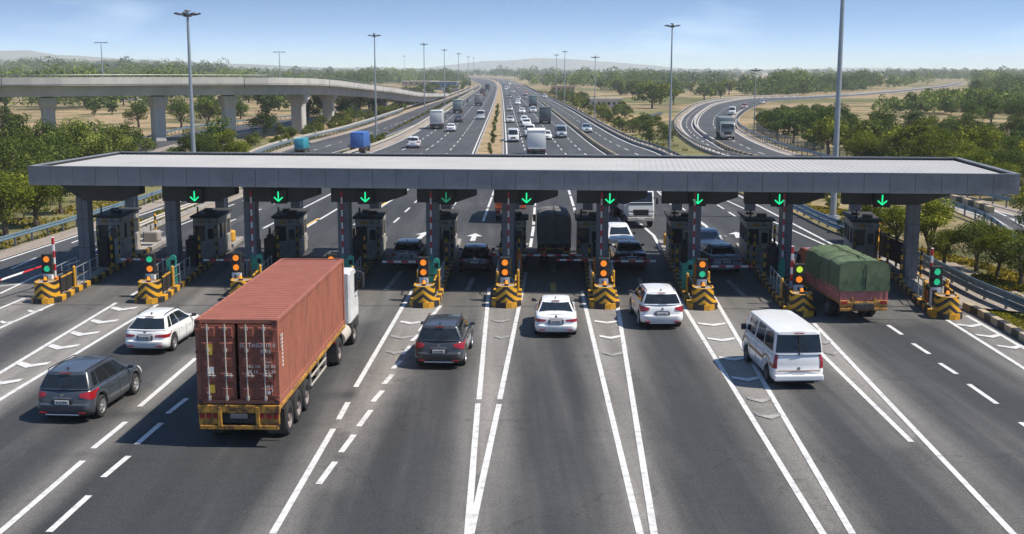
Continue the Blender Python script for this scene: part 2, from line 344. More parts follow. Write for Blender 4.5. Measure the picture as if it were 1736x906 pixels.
def resample(pl, step=None, n=None):
    d = [0]
    for a, b in zip(pl[:-1], pl[1:]): d.append(d[-1] + (b - a).length)
    tot = d[-1]; n = n or max(2, int(tot / step) + 1); out = []; j = 0
    for i in range(n):
        s = tot * i / (n - 1)
        while j < len(d) - 2 and d[j + 1] < s: j += 1
        out.append(pl[j].lerp(pl[j + 1], (s - d[j]) / max(d[j + 1] - d[j], 1e-6)))
    return out
def offs(pl, o):
    out = []
    for i, p in enumerate(pl):
        t = (pl[min(i + 1, len(pl) - 1)] - pl[max(i - 1, 0)]); t.z = 0; t.normalize()
        out.append(p + Vector((t.y, -t.x, 0)) * o)
    return out
def at_y(pl, Ys):
    ys = [p.y for p in pl]; xs = [p.x for p in pl]
    return [Vector((float(np.interp(y, ys, xs)), y, 0)) for y in Ys]
def sheet(name, A, B, z, m, label=None, **k):
    n = max(len(A), len(B)); A = resample(A, n=n); B = resample(B, n=n)
    mb = MB(); mb.grid([[(p.x, p.y, z) for p in A], [(p.x, p.y, z) for p in B]], smooth=False)
    return mb.build(name, m, kind='structure', fix=True, **k)
def strip(mb, pl, w, z, mi=0):
    a = offs(pl, -w / 2); b = offs(pl, w / 2); mb.grid([[(p.x, p.y, z) for p in a], [(p.x, p.y, z) for p in b]], mi, False)
def dash(mb, pl, w, z, on, off, mi=0, start=0.):
    pl = resample(pl, .5 if (pl[-1] - pl[0]).length < 400 else 2.); d = -start; seg = []; L_ = 0
    for a, b in zip(pl[:-1], pl[1:]):
        ph = (L_ + start) % (on + off); L_ += (b - a).length
        if ph < on: seg = seg or [a]; seg.append(b)
        elif len(seg) > 1: strip(mb, seg, w, z, mi); seg = []
        else: seg = []
    if len(seg) > 1: strip(mb, seg, w, z, mi)
ROADS = []                                     # polygons trees keep out of
def keep_out(A, B): ROADS.append(np.array([(p.x, p.y) for p in A] + [(p.x, p.y) for p in reversed(B)]))
_bb = {}
def inside(poly, x, y):
    k = id(poly)
    if k not in _bb: _bb[k] = (poly[:, 0].min(), poly[:, 0].max(), poly[:, 1].min(), poly[:, 1].max(), poly[:, 0].copy(), poly[:, 1].copy(), np.roll(poly[:, 0], 1), np.roll(poly[:, 1], 1), poly)
    a, b, c, d, X, Y, XJ, YJ, _ = _bb[k]
    if x < a or x > b or y < c or y > d: return False
    m = (Y > y) != (YJ > y)
    return bool(np.count_nonzero(x < (XJ[m] - X[m]) * (y - Y[m]) / (YJ[m] - Y[m] + 1e-12) + X[m]) % 2)

# ------------------------------------------------------------------ ground, hills
def ground_h(x, y):
    if y < 700: return 0.
    s = lambda a, b, v: max(0, min(1, (v - a) / (b - a))) ** 2 * (3 - 2 * max(0, min(1, (v - a) / (b - a))))
    left = s(.18, .36, -x / y); return left * (s(800, 2100, y) * 13 + s(2300, 3600, y) * 20) + s(3200, 6500, y) * 8
mb = MB()
ys = [-60, 0, 100, 250, 450, 600] + list(range(700, 3000, 115)) + list(range(3000, 9801, 400)); rows = []
for y in ys:
    rows.append([(u * (y + 700), y, ground_h(u * (y + 700), y) - .05) for u in np.linspace(-.9, .9, 70)])
mb.grid(rows); mb.build('ground', M['ground'], kind='structure', fix=False)
def hill(name, prof, D, depth, zoff=0, seed=0):
    """ridge whose crest is seen along prof [(px, py)]"""
    pxs = np.linspace(prof[0][0], prof[-1][0], 110); pys = np.interp(pxs, [p[0] for p in prof], [p[1] for p in prof]); rows = []
    for j, u in enumerate(np.linspace(-1, 1, 15)):
        r = []
        for px, py in zip(pxs, pys):
            zt = CAMH + (HORY - py) * D * CT / FPX; x = (px - 868) / FPX * D; y = D + u * depth
            e = math.exp(-(u * 1.6) ** 2)
            nz_ = mnoise.noise(Vector((x * .0035 + seed, y * .0035, 0))) * .35 + mnoise.noise(Vector((x * .015, y * .015, seed))) * .10
            r.append((x, y, -4 + (zt + 4) * e * (1 + nz_ * (.15 + abs(u)))))
        rows.append(r)
    mb = MB(); mb.grid(rows); return mb.build(name, M['hill'], kind='structure', fix=False)
M['hill'] = mat('wooded_hill', (.07, .085, .055), .95, 0, .3, .01, dirt=(.16, .14, .09), dscale=.006, dpos=(.5, .62), spec=.05)
hill('hills', [(-400, 92), (-150, 84), (20, 87), (60, 86), (100, 94), (150, 96), (220, 101), (300, 104), (420, 109), (560, 115), (640, 118), (700, 121)], 5600, 700, seed=3)
hill('distant_hill', [(600, 122), (700, 118), (760, 111), (820, 104), (860, 103), (905, 99), (960, 101), (1040, 106), (1110, 112), (1180, 119), (1260, 122)], 7600, 900, seed=9)
hill('far_ridge', [(400, 120), (500, 116), (640, 114), (760, 118), (900, 120), (1150, 117), (1300, 118), (1450, 115), (1650, 118), (1800, 116), (2000, 118)], 8600, 600, seed=5)

# ------------------------------------------------------------------ roads
L1 = cr_spline([G(-300, 530)] + [G(x, y) for x, y in [(0, 434), (136, 391), (276, 344), (400, 290), (487, 252), (600, 222), (720, 179), (770, 163), (812, 144)]], 8)       # left service road, outer rail
S1 = cr_spline([G(x, y) for x, y in [(150, 440), (225, 391), (420, 313), (560, 262), (640, 238), (760, 187), (795, 163), (820, 144)]], 8)    # its inner edge
HL = gp([(235, 400), (278, 381), (419, 325), (625, 256), (680, 233), (768, 177), (812, 148), (811, 142.5), (792, 135), (760, 131)])             # highway left rail
ML = gp([(800, 285), (809, 257), (837, 181), (844, 150), (841, 142), (828, 135.5), (796, 131.3)])
MR = gp([(852, 285), (853, 257), (851, 176), (849, 151), (846, 142), (834, 135.3), (802, 131.2)])
BR = gp([(1085, 290), (1025.5, 257), (971, 216), (929.5, 183), (891, 155), (873, 143), (852, 135.0), (812, 131.1)])
RR = gp([(1680, 505), (1527, 429), (1420, 387), (1340, 350), (1252, 321), (1121, 259), (1070, 241), (966, 184), (908, 156), (882, 143), (857, 134.8), (818, 131)])
# plaza apron: a fine sheet so that the wear between the lanes has room
kerbR = [G(1760, 587), G(1659, 533), G(1620, 512), G(1560, 470), G(1450, 425)]
MARK = {  # painted lines of the fanned lanes, photo pixels -> ground
 'solid': [((-60, 548), (42, 506)), ((-120, 610), (91, 516)), ((-60, 493), (40, 481)), ((-260, 790), (197, 514)), ((-260, 835), (267, 517)),
           ((332, 608), (236.5, 690)), ((213, 716), (158, 761)), ((140.5, 782), (-80, 972)), ((700, 491), (603, 657)),
           ((829, 489), (812, 678)), ((810, 685), (793, 906)), ((793, 906), (789, 990)), ((892, 462), (847, 678)), ((846, 686), (798, 906)), ((986, 494), (1085, 906)), ((1042, 488), (1109, 906)),
           ((1150, 506), (1395, 906)), ((1202.5, 491), (1445, 906)), ((1336, 545), (1545, 750)), ((1380, 549), (1740, 930)),
           ((1567, 519), (1790, 659)), ((1639, 536), (1790, 622)), ((222, 502), (240, 491)), ((747, 519), (711, 562)), ((590, 683), (574, 712)), ((565, 728), (462, 906)),
           ((1109, 906), (1122, 990)), ((1085, 906), (1104, 985)), ((1395, 906), (1440, 980))],
 'dash': [((317, 676), (284, 702)), ((273.6, 718), (232, 754)), ((218, 774), (175, 810)), ((151, 841), (83, 903)), ((50, 935), (-20, 1000)),
          ((710, 568), (698, 579)), ((696, 587), (682, 602)), ((680, 612), (666, 626)), ((665, 636), (651, 652)), ((648.5, 663), (632, 682)), ((629, 696), (608, 724)), ((600, 738), (578, 768)), ((568, 784), (540, 822)),
          ((1505.5, 552), (1529, 568)), ((1547.5, 583), (1575.5, 601)), ((1593, 616.5), (1622, 635)), ((1642, 652), (1690, 685.5)), ((1730, 717), (1790, 760))],
}
NOSE = [(70, 517), (247, 517), (405, 514), (566, 517), (717, 524), (858, 524), (1026, 526), (1194, 528), (1362, 539), (1610, 544)]
segs = []
for a, b in MARK['solid'] + MARK['dash'][6:13]:
    p, q = G(*a), G(*b); segs.append((p.x, p.y, q.x, q.y))
GORE = [((-120, 610), (91, 516), (42, 506), (-60, 548)), ((-260, 835), (267, 517), (197, 514), (-260, 790)), ((829, 489), (793, 906), (892, 462)), ((986, 494), (1085, 906), (1109, 906), (1042, 488)),
        ((1150, 506), (1395, 906), (1445, 906), (1202, 491)), ((1567, 519), (1790, 659), (1790, 622), (1639, 536)), ((700, 491), (565, 728), (600, 738), (747, 519)), ((1340, 549), (1545, 750), (1560, 740), (1380, 549))]
GP = [np.array([(G(*p).x, G(*p).y) for p in g]) for g in GORE]
segs = np.array(segs)
def wear_at(x, y):
    a = segs[:, 0:2]; b = segs[:, 2:4]; d = b - a; t = np.clip(((x - a[:, 0]) * d[:, 0] + (y - a[:, 1]) * d[:, 1]) / (d ** 2).sum(1), 0, 1)
    D = np.hypot(x - a[:, 0] - d[:, 0] * t, y - a[:, 1] - d[:, 1] * t).min()
    w = .55 * math.exp(-(D / .75) ** 2)
    for g in GP:
        if inside(g, x, y): w = max(w, .95)
    # slab of older, paler paving at the islands
    w = max(w, .38 * max(0, min(1, (y - 50) / 2)) * max(0, min(1, (75 - y) / 10)))
    return w
ys = list(np.arange(16, 62, .35)) + list(np.arange(62, 120, 1.5)); V = []; F = []; WR = []
NX = 190
for y in ys:
    xl = float(np.interp(y, [p.y for p in L1], [p.x for p in L1])); xr = float(np.interp(y, [0, 30] + [p.y for p in kerbR] + [RR[-1].y], [kerbR[0].x + 1.5, kerbR[0].x + .6] + [p.x for p in kerbR] + [RR[-1].x])) if y < kerbR[-1].y else float(np.interp(y, [p.y for p in RR], [p.x for p in RR])) - 1.0
    for u in np.linspace(0, 1, NX):
        x = xl + (xr - xl) * u; V.append((x, y, 0.0)); WR.append(wear_at(x, y) if y < 75 else 0.)
for i in range(len(ys) - 1):
    for j in range(NX - 1): a = i * NX + j; F.append((a, a + 1, a + NX + 1, a + NX))
mb = MB(); mb.add(V, F); ap = mb.build('road', M['asphalt'], kind='structure', fix=False)
at = ap.data.attributes.new('wear', 'FLOAT', 'POINT'); at.data.foreach_set('value', WR)
YS = list(np.linspace(119.5, 300, 40)) + list(np.linspace(306, 1000, 70)) + list(np.linspace(1015, 1990, 50))
hl, rr = at_y(HL, YS), at_y(RR, YS); hl = offs(hl, -.3); rr = offs(rr, .3)
sheet('road', hl, rr, .004, M['asphalt_hw']); keep_out(hl, rr)
keep_out([G(-300, 500), G(0, 434), G(276, 344)], [G(1900, 700), G(1740, 590), G(1527, 440)])
keep_out([Vector((-60, 0, 0)), L1[0], L1[8], L1[24]], [Vector((60, 0, 0)), G(1800, 560), RR[0], RR[20]])
l1 = [p for p in L1 if p.y > 60]; s1 = [p for p in S1 if p.y > 60]
sheet('road', l1, s1, .008, M['asphalt_hw']); keep_out(offs(l1, -.8), s1)
# planted wedge between service road and highway
hs = [p for p in HL if p.y < 1000 and p.y > 74]; vb = [p for p in S1 if p.y > 72]
sheet('verge', vb, at_y(HL, np.linspace(hs[0].y, vb[-1].y, 60)), .014, M['verge'])
# shoulders along the rails
sheet('shoulder', offs(l1, -.9), offs(l1, .7), .012, M['shoulder'])
rs = [p for p in RR if p.y < 900 and p.y > 40]; sheet('shoulder', offs(rs, 1.9), offs(rs, .0), .012, M['shoulder'])
hs2 = at_y(HL, np.linspace(86, 1000, 80)); sheet('shoulder', offs(hs2, .0), offs(hs2, .9), .012, M['shoulder'])
# right-hand paved slab, grass patch
sl = [G(1420, 385), G(1527, 427), G(1620, 473), G(1736, 528), G(1850, 580)]
sheet('pavement', sl, [G(1450, 425), G(1545, 470), G(1632, 520), G(1672, 530), G(1850, 542)], .020, M['shoulder'])
sheet('verge', [G(1672, 529.5), G(1760, 535), G(1850, 541)], [G(1660, 528), G(1745, 569), G(1850, 620)], .03, M['verge'])
# median
YM = [y for y in YS if y < 1900]; ml, mr = at_y(ML, YM), at_y(MR, YM)
sheet('median_strip', ml, mr, .13, M['verge2'] if 'verge2' in M else M['sand'])
mb = MB()
for pl in (ml, mr):
    mb.grid([[(p.x, p.y, 0) for p in offs(pl, -.13)], [(p.x, p.y, .22) for p in offs(pl, -.12)], [(p.x, p.y, .22) for p in offs(pl, .12)], [(p.x, p.y, 0) for p in offs(pl, .13)]], smooth=False)
mb.build('median_kerb', M['concrete'], kind='structure')
# ramp (two carriageways) curving off to the right
RO = gp([(1736, 425), (1658, 372), (1430, 309), (1290, 280), (1210, 260), (1166, 237), (1148, 217), (1148, 206), (1159, 193), (1195, 175), (1254, 167), (1356, 163.5), (1485, 155), (1600, 143), (1622, 139)], 8)
RM = gp([(1736, 392), (1655, 352), (1440, 300), (1310, 276), (1250, 261), (1210, 241), (1181, 219), (1179, 205), (1192, 189), (1221, 175.5), (1285, 167), (1370, 165), (1490, 157), (1605, 145), (1628, 140)], 8)
RI = gp([(1736, 366), (1640, 340), (1480, 296), (1400, 277), (1338, 261), (1283, 240), (1248, 219), (1242, 207), (1249, 196), (1275, 181), (1310, 172), (1390, 167), (1500, 159), (1612, 147), (1636, 140.8)], 8)
sheet('ramp_road', RO, RI, .016, M['asphalt_hw']); keep_out(offs(RO, -2), offs(RI, 2))
sheet('shoulder', offs(RO, 0), offs(RO, .8), .022, M['shoulder']); sheet('shoulder', offs(RI, -.9), offs(RI, 1.3), .022, M['shoulder'])
ul = gp([(-60, 300), (140, 262), (235, 245), (335, 221), (470, 205), (600, 190)]); ur = gp([(-60, 330), (140, 285), (235, 262), (345, 235), (480, 216), (610, 196)])
sheet('side_road', ul, ur, .010, M['asphalt_hw']); keep_out(ul, ur); sheet('shoulder', offs(ur, -.4), offs(ur, 1.6), .018, M['shoulder'])
la = gp([(1070, 205), (1083, 198), (1112, 192), (1122, 190)]); lb = gp([(1092, 219), (1095, 208), (1112, 197), (1124, 194)])
sheet('side_road', la, lb, .010, M['asphalt_hw']); keep_out(la, lb)

# painted markings
mk = MB(); Z = .012; _zc = [0]
def zi(): _zc[0] += 1; return _zc[0] * .00012
for a, b in MARK['solid']: strip(mk, [G(*a), G(*b)], .18, Z + zi(), 0)
for a, b in MARK['dash']: strip(mk, [G(*a), G(*b)], .18, Z + zi(), 0)
for a, b in [((681, 460), (653, 493)), ((802, 472), (792, 493)), ((1083, 472), (1090, 490)), ((1233, 475), (1262, 503)), ((560, 470), (545, 481))]: strip(mk, [G(*a), G(*b)], .25, Z, 1)
strip(mk, [G(938, 448), G(938, 462)], .25, Z, 1); strip(mk, [G(938, 480), G(938, 494)], .27, Z, 2)
# chevrons in the gores: vertex towards the approaching cars
def chevron(c, w, arm, mi, skew=0., t=.42):
    c = G(*c); zz = Z + .006 + zi()
    w *= .82
    for s in (-1, 1):
        a = c; b = c + LR * (s * w) + LD * (arm + s * skew)
        d = LD * t
        mk.add([(a.x, a.y, zz), (b.x, b.y, zz), (b.x + d.x * .8, b.y + d.y * .8, zz), (a.x + d.x, a.y + d.y, zz)], [(0, 1, 2, 3)], mi)
for c in [(201, 528), (167, 550), (133, 571), (96, 594), (43, 625), (-8, 655)]: chevron(c, .72, .55, 0, .0, .55)
for c in [(52, 531), (5, 550)]: chevron(c, .42, .4, 0, 0, .34)
for c, w, m_ in [((696, 551), .62, 0), ((680, 576), .6, 1), ((668, 602), .45, 1), ((1029.5, 550), .66, 0), ((1036, 576), .55, 0), ((1040, 605), .5, 1),
               ((1210, 554), .75, 0), ((1226, 580), .7, 0), ((1246, 613), .65, 0), ((1269, 648), .62, 0), ((1292, 684), .5, 1), ((1308, 712), .5, 1),
               ((848, 548), .5, 1), ((850, 576), .4, 1), ((1650, 556), .62, 0), ((1684, 574), .62, 0), ((1722, 593), .62, 0), ((1400, 585), .4, 1), ((1415, 604), .3, 1)]: chevron(c, w, .42, m_)
# lines beyond the plaza
def px_line(pts, w=.17, on=None, off=None, mi=0):
    pl = [G(*p) for p in pts]
    if on: dash(mk, pl, w, Z + .004 + zi(), on, off, mi)
    else: strip(mk, pl, w, Z + .004 + zi(), mi)
px_line([(330, 402), (400, 372), (484, 339), (560, 309)], .17, 3, 3.5); px_line([(446, 388), (564, 328), (640, 289)], .2)
px_line([(500, 398), (575, 353), (668, 298)], .2, 7, .8); px_line([(512, 388), (540, 371)], .2, mi=2)
px_line([(600, 382), (627, 364), (730, 297)], .2, 8, 1); px_line([(647, 349), (695, 316)], .2, 2.5, 1.2, 2); px_line([(640, 399), (667, 379), (709, 339), (755, 295)], .17, 3, 3.5)
px_line([(748, 400), (761, 362), (782, 329), (800, 290)], .18, 3, 1.5, 0); px_line([(819, 376), (840, 318), (850, 290)], .18, 8, 1); px_line([(909, 316), (904, 389), (899, 420)], .2, 5, 1)
px_line([(962, 316), (988, 402), (992, 430)], .22, 8, 1); px_line([(1018, 300), (1033, 343), (1055, 382)], .18, 4, 1.5); px_line([(1090, 300), (1139, 349), (1177, 369), (1222, 402)], .2, 5, 2)
px_line([(1085, 380), (1108, 400), (1122, 425)], .22); px_line([(1199, 337), (1313, 410), (1350, 436)], .18, 3, 2); px_line([(1150, 295), (1190, 322), (1407, 420)], .18)
px_line([(1111, 318), (1180, 372), (1222, 405)], .18); px_line([(1252, 332), (1407, 413), (1450, 436)], .2)
px_line([(0, 444), (136, 399), (285, 350), (420, 300), (500, 262)], .2); px_line([(0, 499), (60, 470), (140, 441), (280, 392), (420, 338)], .18, 6, 2.5); px_line([(20, 462), (80, 443), (140, 422), (280, 372)], .14, 2.5, 6, 1)
# highway
HLi, MLi = offs(at_y(HL, YS), 1.1), offs(at_y(ML, YS), -.5); MRi, BRi, RRi = offs(at_y(MR, YS), .5), offs(at_y(BR, YS), -.6), offs(at_y(RR, YS), -.9); BRo = offs(at_y(BR, YS), .7)
for pl in (HLi, MLi, MRi, BRi, BRo, RRi): strip(mk, pl, .2, Z + .004)
for A, B, k in ((HLi, MLi, 4), (MRi, BRi, 5), (BRo, RRi, 2)):
    for i in range(1, k):
        dash(mk, [a.lerp(b, i / k) for a, b in zip(A, B)], .16, Z + .004, 3.5, 5.5)
for A, B, k in ((offs(RO, .9), offs(RM, -.6), 2), (offs(RM, .6), offs(RI, -.8), 2)):
    strip(mk, A, .18, Z + .014); strip(mk, B, .18, Z + .014); dash(mk, [a.lerp(b, .5) for a, b in zip(A, B)], .16, Z + .014, 3.5, 5.5)
su = [a.lerp(b, .5) for a, b in zip(resample(l1, n=120), resample(s1, n=120))]; dash(mk, su, .16, Z + .006, 3, 6); strip(mk, offs([p for p in s1 if p.y < 400], -.3), .16, Z + .006)
# straight-ahead arrows
def arrow(c, L_=3.6, turn=0):
    c = G(*c); a = turn
    f = Vector((math.sin(PHI + a), math.cos(PHI + a), 0)); r = Vector((f.y, -f.x, 0))
    P = [c - r * .17, c + r * .17, c + r * .17 + f * L_ * .6, c - r * .17 + f * L_ * .6, c - r * .55 + f * L_ * .6, c + r * .55 + f * L_ * .6, c + f * L_]
    mk.add([(p.x, p.y, Z + .006) for p in P], [(0, 1, 2, 3), (4, 5, 6)])
arrow((801, 409)); arrow((709, 406), 3.6, .06); arrow((882, 407), 3, 3.1); arrow((1005, 404), 3, -.1); arrow((1252, 404), 3, .1)
mk.build('road_markings', [M['paintwhite'], M['paintfaded'], M['paintyellow']], kind='structure')
# expansion joint across the lanes, oil-dark band, bare tyre tracks
jt = MB()
for a, b in [((-60, 517), (700, 519)), ((700, 519), (1040, 521)), ((1040, 519), (1330, 526)), ((1390, 541), (1560, 543))]: strip(jt, [G(*a), G(*b)], .07, .008)
jt.build('paving_joint', M['seam'], kind='structure')

# ------------------------------------------------------------------ guard rails, barriers, kerbs
def profile_sweep(mb, pl, prof, mi=0):
    """prof: list of (offset, z)"""
    mb.grid([[(p.x, p.y, p.z + z) for p in offs(pl, o)] for o, z in prof], mi, False)
def guardrail(name, pl, label, step=2.0, beam='railblue', post='rail', h=.75, side=1, maxposts=95, double=False, group=None, base=None):
    pl = resample(pl, 1.0 if (pl[-1] - pl[0]).length < 150 else 4.0)
    root = empty(name, pl[0], label=label, cat='guard rail', group=group)
    M0 = [p - pl[0] for p in pl]
    mb = MB()
    for z0 in ((h - .16,) if not double else (h - .16, h - .52)):
        for o in (0, .05 * side):
            pr = [(0, -.16), (.045, -.1), (.0, 0), (.045, .1), (0, .16)]; profile_sweep(mb, M0, [(side * a + o, z0 + z) for a, z in pr])
            if o == 0: continue
        profile_sweep(mb, M0, [(0, z0 + .16), (.05 * side, z0 + .16)])
    mb.build('beam', M[beam], root)
    pm = MB(); pm.box((0, 0, (h - .05) / 2), (.11, .09, h - .05)); q = pm.build('post', M[post], root); me = q.data
    pts = resample(M0, step); q.location = pts[0] + Vector((0, 0, 0))
    near = pts[1:maxposts]
    for p in near: o = inst(me, 'post', root, p)
    if len(pts) > maxposts:
        st = MB()
        for p in pts[maxposts:]: st.box((p.x, p.y, (h - .05) / 2), (.11, .09, h - .05))
        st.build('far_posts', M[post], root, kind='stuff', fix=False)
    if base:
        b = MB(); profile_sweep(b, M0, [(-.15, 0), (-.12, .3), (.12, .3), (.15, 0)]); b.build('concrete_kerb', M[base], root)
    return root
guardrail('guard_rail', offs([p for p in L1 if p.y < 330], -1.0), 'long blue grey guard rail along the sandy verge on the left', 2.3, double=False, h=.85, side=1)
guardrail('guard_rail', offs([p for p in HL if p.y < 700], -.2), 'pale guard rail between the shrub strip and the far highway carriageway', 2.4, 'railpale', 'rail', .8, 1, base='concrete')
guardrail('guard_rail', offs([p for p in L1 if 115 < p.y < 800], -1.6), 'pale post and rail fence between viaduct foot and service road', 3.0, 'railpale', 'rail', 1.0, 1)
rn = [G(1900, 602), G(1790, 551)] + [p for p in RR if p.y < 130]; guardrail('guard_rail', offs(rn, -.6), 'dark blue guard rail between the right concrete shoulder and dry grass', 2.2, 'railblue', 'rail', .85, -1, double=True)
rf = [p for p in reversed(RR) if 128 < p.y < 900]; guardrail('guard_rail', list(reversed(offs(rf, .0))), 'long grey guard rail right of the highway beside the shrubs', 3.2, 'rail', 'rail', .85, 1, base='concrete')
guardrail('guard_rail', [p for p in reversed(offs(RO, -.4)) if p.y < 520 and p.y > 118][::-1], 'guard rail round the outer left edge of the curving ramp', 2.6, 'railpale', 'rail', .9, -1, base='concrete')
guardrail('guard_rail', [p for p in offs(RI, .9) if p.y < 520], 'guard rail along the inner right edge of the curving ramp', 2.6, 'railblue', 'rail', .9, -1)
guardrail('guard_rail', offs([p for p in RO if p.y < 115], -.5), 'short guard rail of the ramp beyond the canopy at right', 2.4, 'railblue', 'rail', .9, 1)
guardrail('guard_rail', [p for p in offs(ul, -.5)], 'green tinted rail of the small road under the viaduct', 3.0, 'railblue', 'rail', .9, 1)
# tall mesh fence inside the ramp bend
fl = resample(offs([p for p in RI if 115 < p.y < 215], 2.6), 2.5); fr = empty('metal_fence', fl[0], label='tall grey metal fence inside the ramp bend', cat='fence')
mb = MB(); pf = MB()
for i, p in enumerate(fl):
    q = p - fl[0]; pf.box((q.x, q.y, .8), (.09, .09, 1.6))
for zz in (1.5, 1.0, .35): mb.tube([p - fl[0] + Vector((0, 0, zz)) for p in fl], .03, 5)
fb = resample(fl, .35)
for p in fb: q = p - fl[0]; mb.box((q.x, q.y, .9), (.025, .025, 1.2))
mb.build('panel', M['rail'], fr); pf.build('post_row', M['rail'], fr, kind='stuff')
# yellow and black barriers
def striped_kerb(name, pl, label, w=.3, h=.28, step=1.0, mats=('yellow', 'black'), **k):
    pl = resample(pl, step); mb = MB()
    for i, (a, b) in enumerate(zip(pl[:-1], pl[1:])):
        d = (b - a); L_ = d.length; rz = math.atan2(d.y, d.x); c = (a + b) / 2 - pl[0]
        mb.box((c.x, c.y, h / 2), (L_ - .004, w, h), rz, i % 2)
    o = mb.build(name, [M[mats[0]], M[mats[1]]], None, **k); o.location = pl[0]; return tag(o, label=label, cat='kerb barrier')
striped_kerb('kerb_barrier', at_y(BR, np.linspace(118, 900, 300)), 'yellow and black barrier dividing the right highway carriageways', .4, .5, 1.3, ('yellowworn', 'black'))
striped_kerb('kerb_barrier', [p for p in RM[:40] if 90 < p.y < 186], 'yellow and black barrier down the middle of the curving ramp', .4, .5, 1.3, ('yellowworn', 'black'))
striped_kerb('kerb_barrier', [p for p in RM if p.y >= 184], 'pale concrete barrier down the middle of the ramp bend', .4, .5, 2.5, ('railpale', 'concrete'))
striped_kerb('kerb_barrier', [G(1636, 524), G(1659, 534), G(1700, 557), G(1745, 583), G(1800, 615)], 'worn yellow and black kerb beside the grass at far right', .28, .32, .75, ('kerbworn', 'black'))

# ------------------------------------------------------------------ viaduct
VT = []; VD = []   # near edge: px, distance, underside height
for px, D, zb in [(-420, 172, 7.2), (-150, 171, 7.2), (80, 174, 7.2), (265, 183, 7.2), (385, 189, 7.15), (485, 195, 7.1), (558, 223, 6.6), (605, 258, 5.6), (650, 296, 4.3), (683, 322, 3.2), (705, 348, 2.1), (722, 378, 1.2), (742, 430, .1), (760, 500, -1.2)]:
    VD.append(at_depth(px, D, zb)); VT.append((px, D, zb))
vl = resample(cr_spline(VD, 6), 4.0)
vi = empty('viaduct', vl[0], label='curved concrete viaduct on flared piers crossing the fields', cat='viaduct')
V0 = [p - vl[0] for p in vl]
mb = MB(); prof = [(0, 1.95), (0, 1.6), (-1.3, 1.38), (-1.7, 0), (-8.1, 0), (-8.5, 1.38), (-9.8, 1.6), (-9.8, 1.95)]
rows = [[(p.x, p.y, p.z + z) for p in offs(V0, o)] for o, z in prof]; rows.append(rows[0]); mb.grid(rows, 0, False)
mb.build('deck', M['viaduct'], vi)
for o, nm in ((-.0, 'parapet'), (-9.5, 'parapet')):
    mb = MB(); profile_sweep(mb, V0, [(o + .06, 1.80), (o + .06, 2.75), (o - .24, 2.75), (o - .24, 1.96)]); mb.build(nm, M['viaduct'], vi)
    mb = MB(); h_ = 3.15
    mb.tube([(p.x, p.y, p.z + h_) for p in offs(V0, o - .1)], .05, 5)
    for p in resample(offs(V0, o - .1), 2.0): mb.box((p.x, p.y, p.z + 2.95), (.07, .07, .42))
    mb.build('railing', M['rail'], vi)
mb = MB()
for i in range(0, len(V0), 9):
    p = offs(V0, .075)[i]; mb.box((p.x, p.y, p.z + 1.9), (.06, .03, 1.7), 0)
mb.build('expansion_joints', M['seam'], vi)
for px in (-150, 80, 265, 385, 485, 558, 605, 650, 683, 705):
    # pier stands under the middle of the deck
    Dn = float(np.interp(px, [a for a, _, _ in VT], [b for _, b, _ in VT])); zq = float(np.interp(px, [a for a, _, _ in VT], [q for _, _, q in VT]))
    cw_ = at_depth(px, Dn + 4.6, zq); best = min(range(1, len(vl) - 1), key=lambda i: (vl[i] - cw_).length); t = V0[best + 1] - V0[best - 1]; t.z = 0; t.normalize(); nrm = Vector((-t.y, t.x, 0))
    c = vl[best] + nrm * 4.9 - vl[0]; rz = math.atan2(t.y, t.x); k_ = (cw_.x - vl[0].x - c.x) / max(abs(t.x), .2); c = c + t * k_ * (1 if t.x > 0 else -1); zt = zq - vl[0].z + .03 - .25; zb = -vl[0].z
    mb = MB(); w, d = 1.15, 1.5; cw, cd = 1.15, 3.6
    pr = [(-w, -d, zb), (w, -d, zb), (w, d, zb), (-w, d, zb)]
    lev = [(.92, 1.1, zb), (.92, 1.1, zt - 2.2), (.98, 1.18, zt - 1.7), (1.22, 1.75, zt - .85), (1.22, 1.75, zt)]
    rows = []
    for a, b, z in lev:
        ch = .18; ring = [(-a + ch, -b), (a - ch, -b), (a, -b + ch), (a, b - ch), (a - ch, b), (-a + ch, b), (-a, b - ch), (-a, -b + ch)]
        rows.append([(c.x + x * math.cos(rz) - y * math.sin(rz), c.y + x * math.sin(rz) + y * math.cos(rz), z) for x, y in ring])
    mb.grid(rows, 0, False, True); mb.add(rows[-1], [tuple(range(8))]); pi = mb.build('pier', M['viaduct'], vi)
    bm_ = MB()
    for s in (-1.2, 1.2): q = c + nrm * s; bm_.box((q.x, q.y, zt + .125), (1.2, .8, .25), rz)
    bm_.build('bearing', M['seam'], pi)

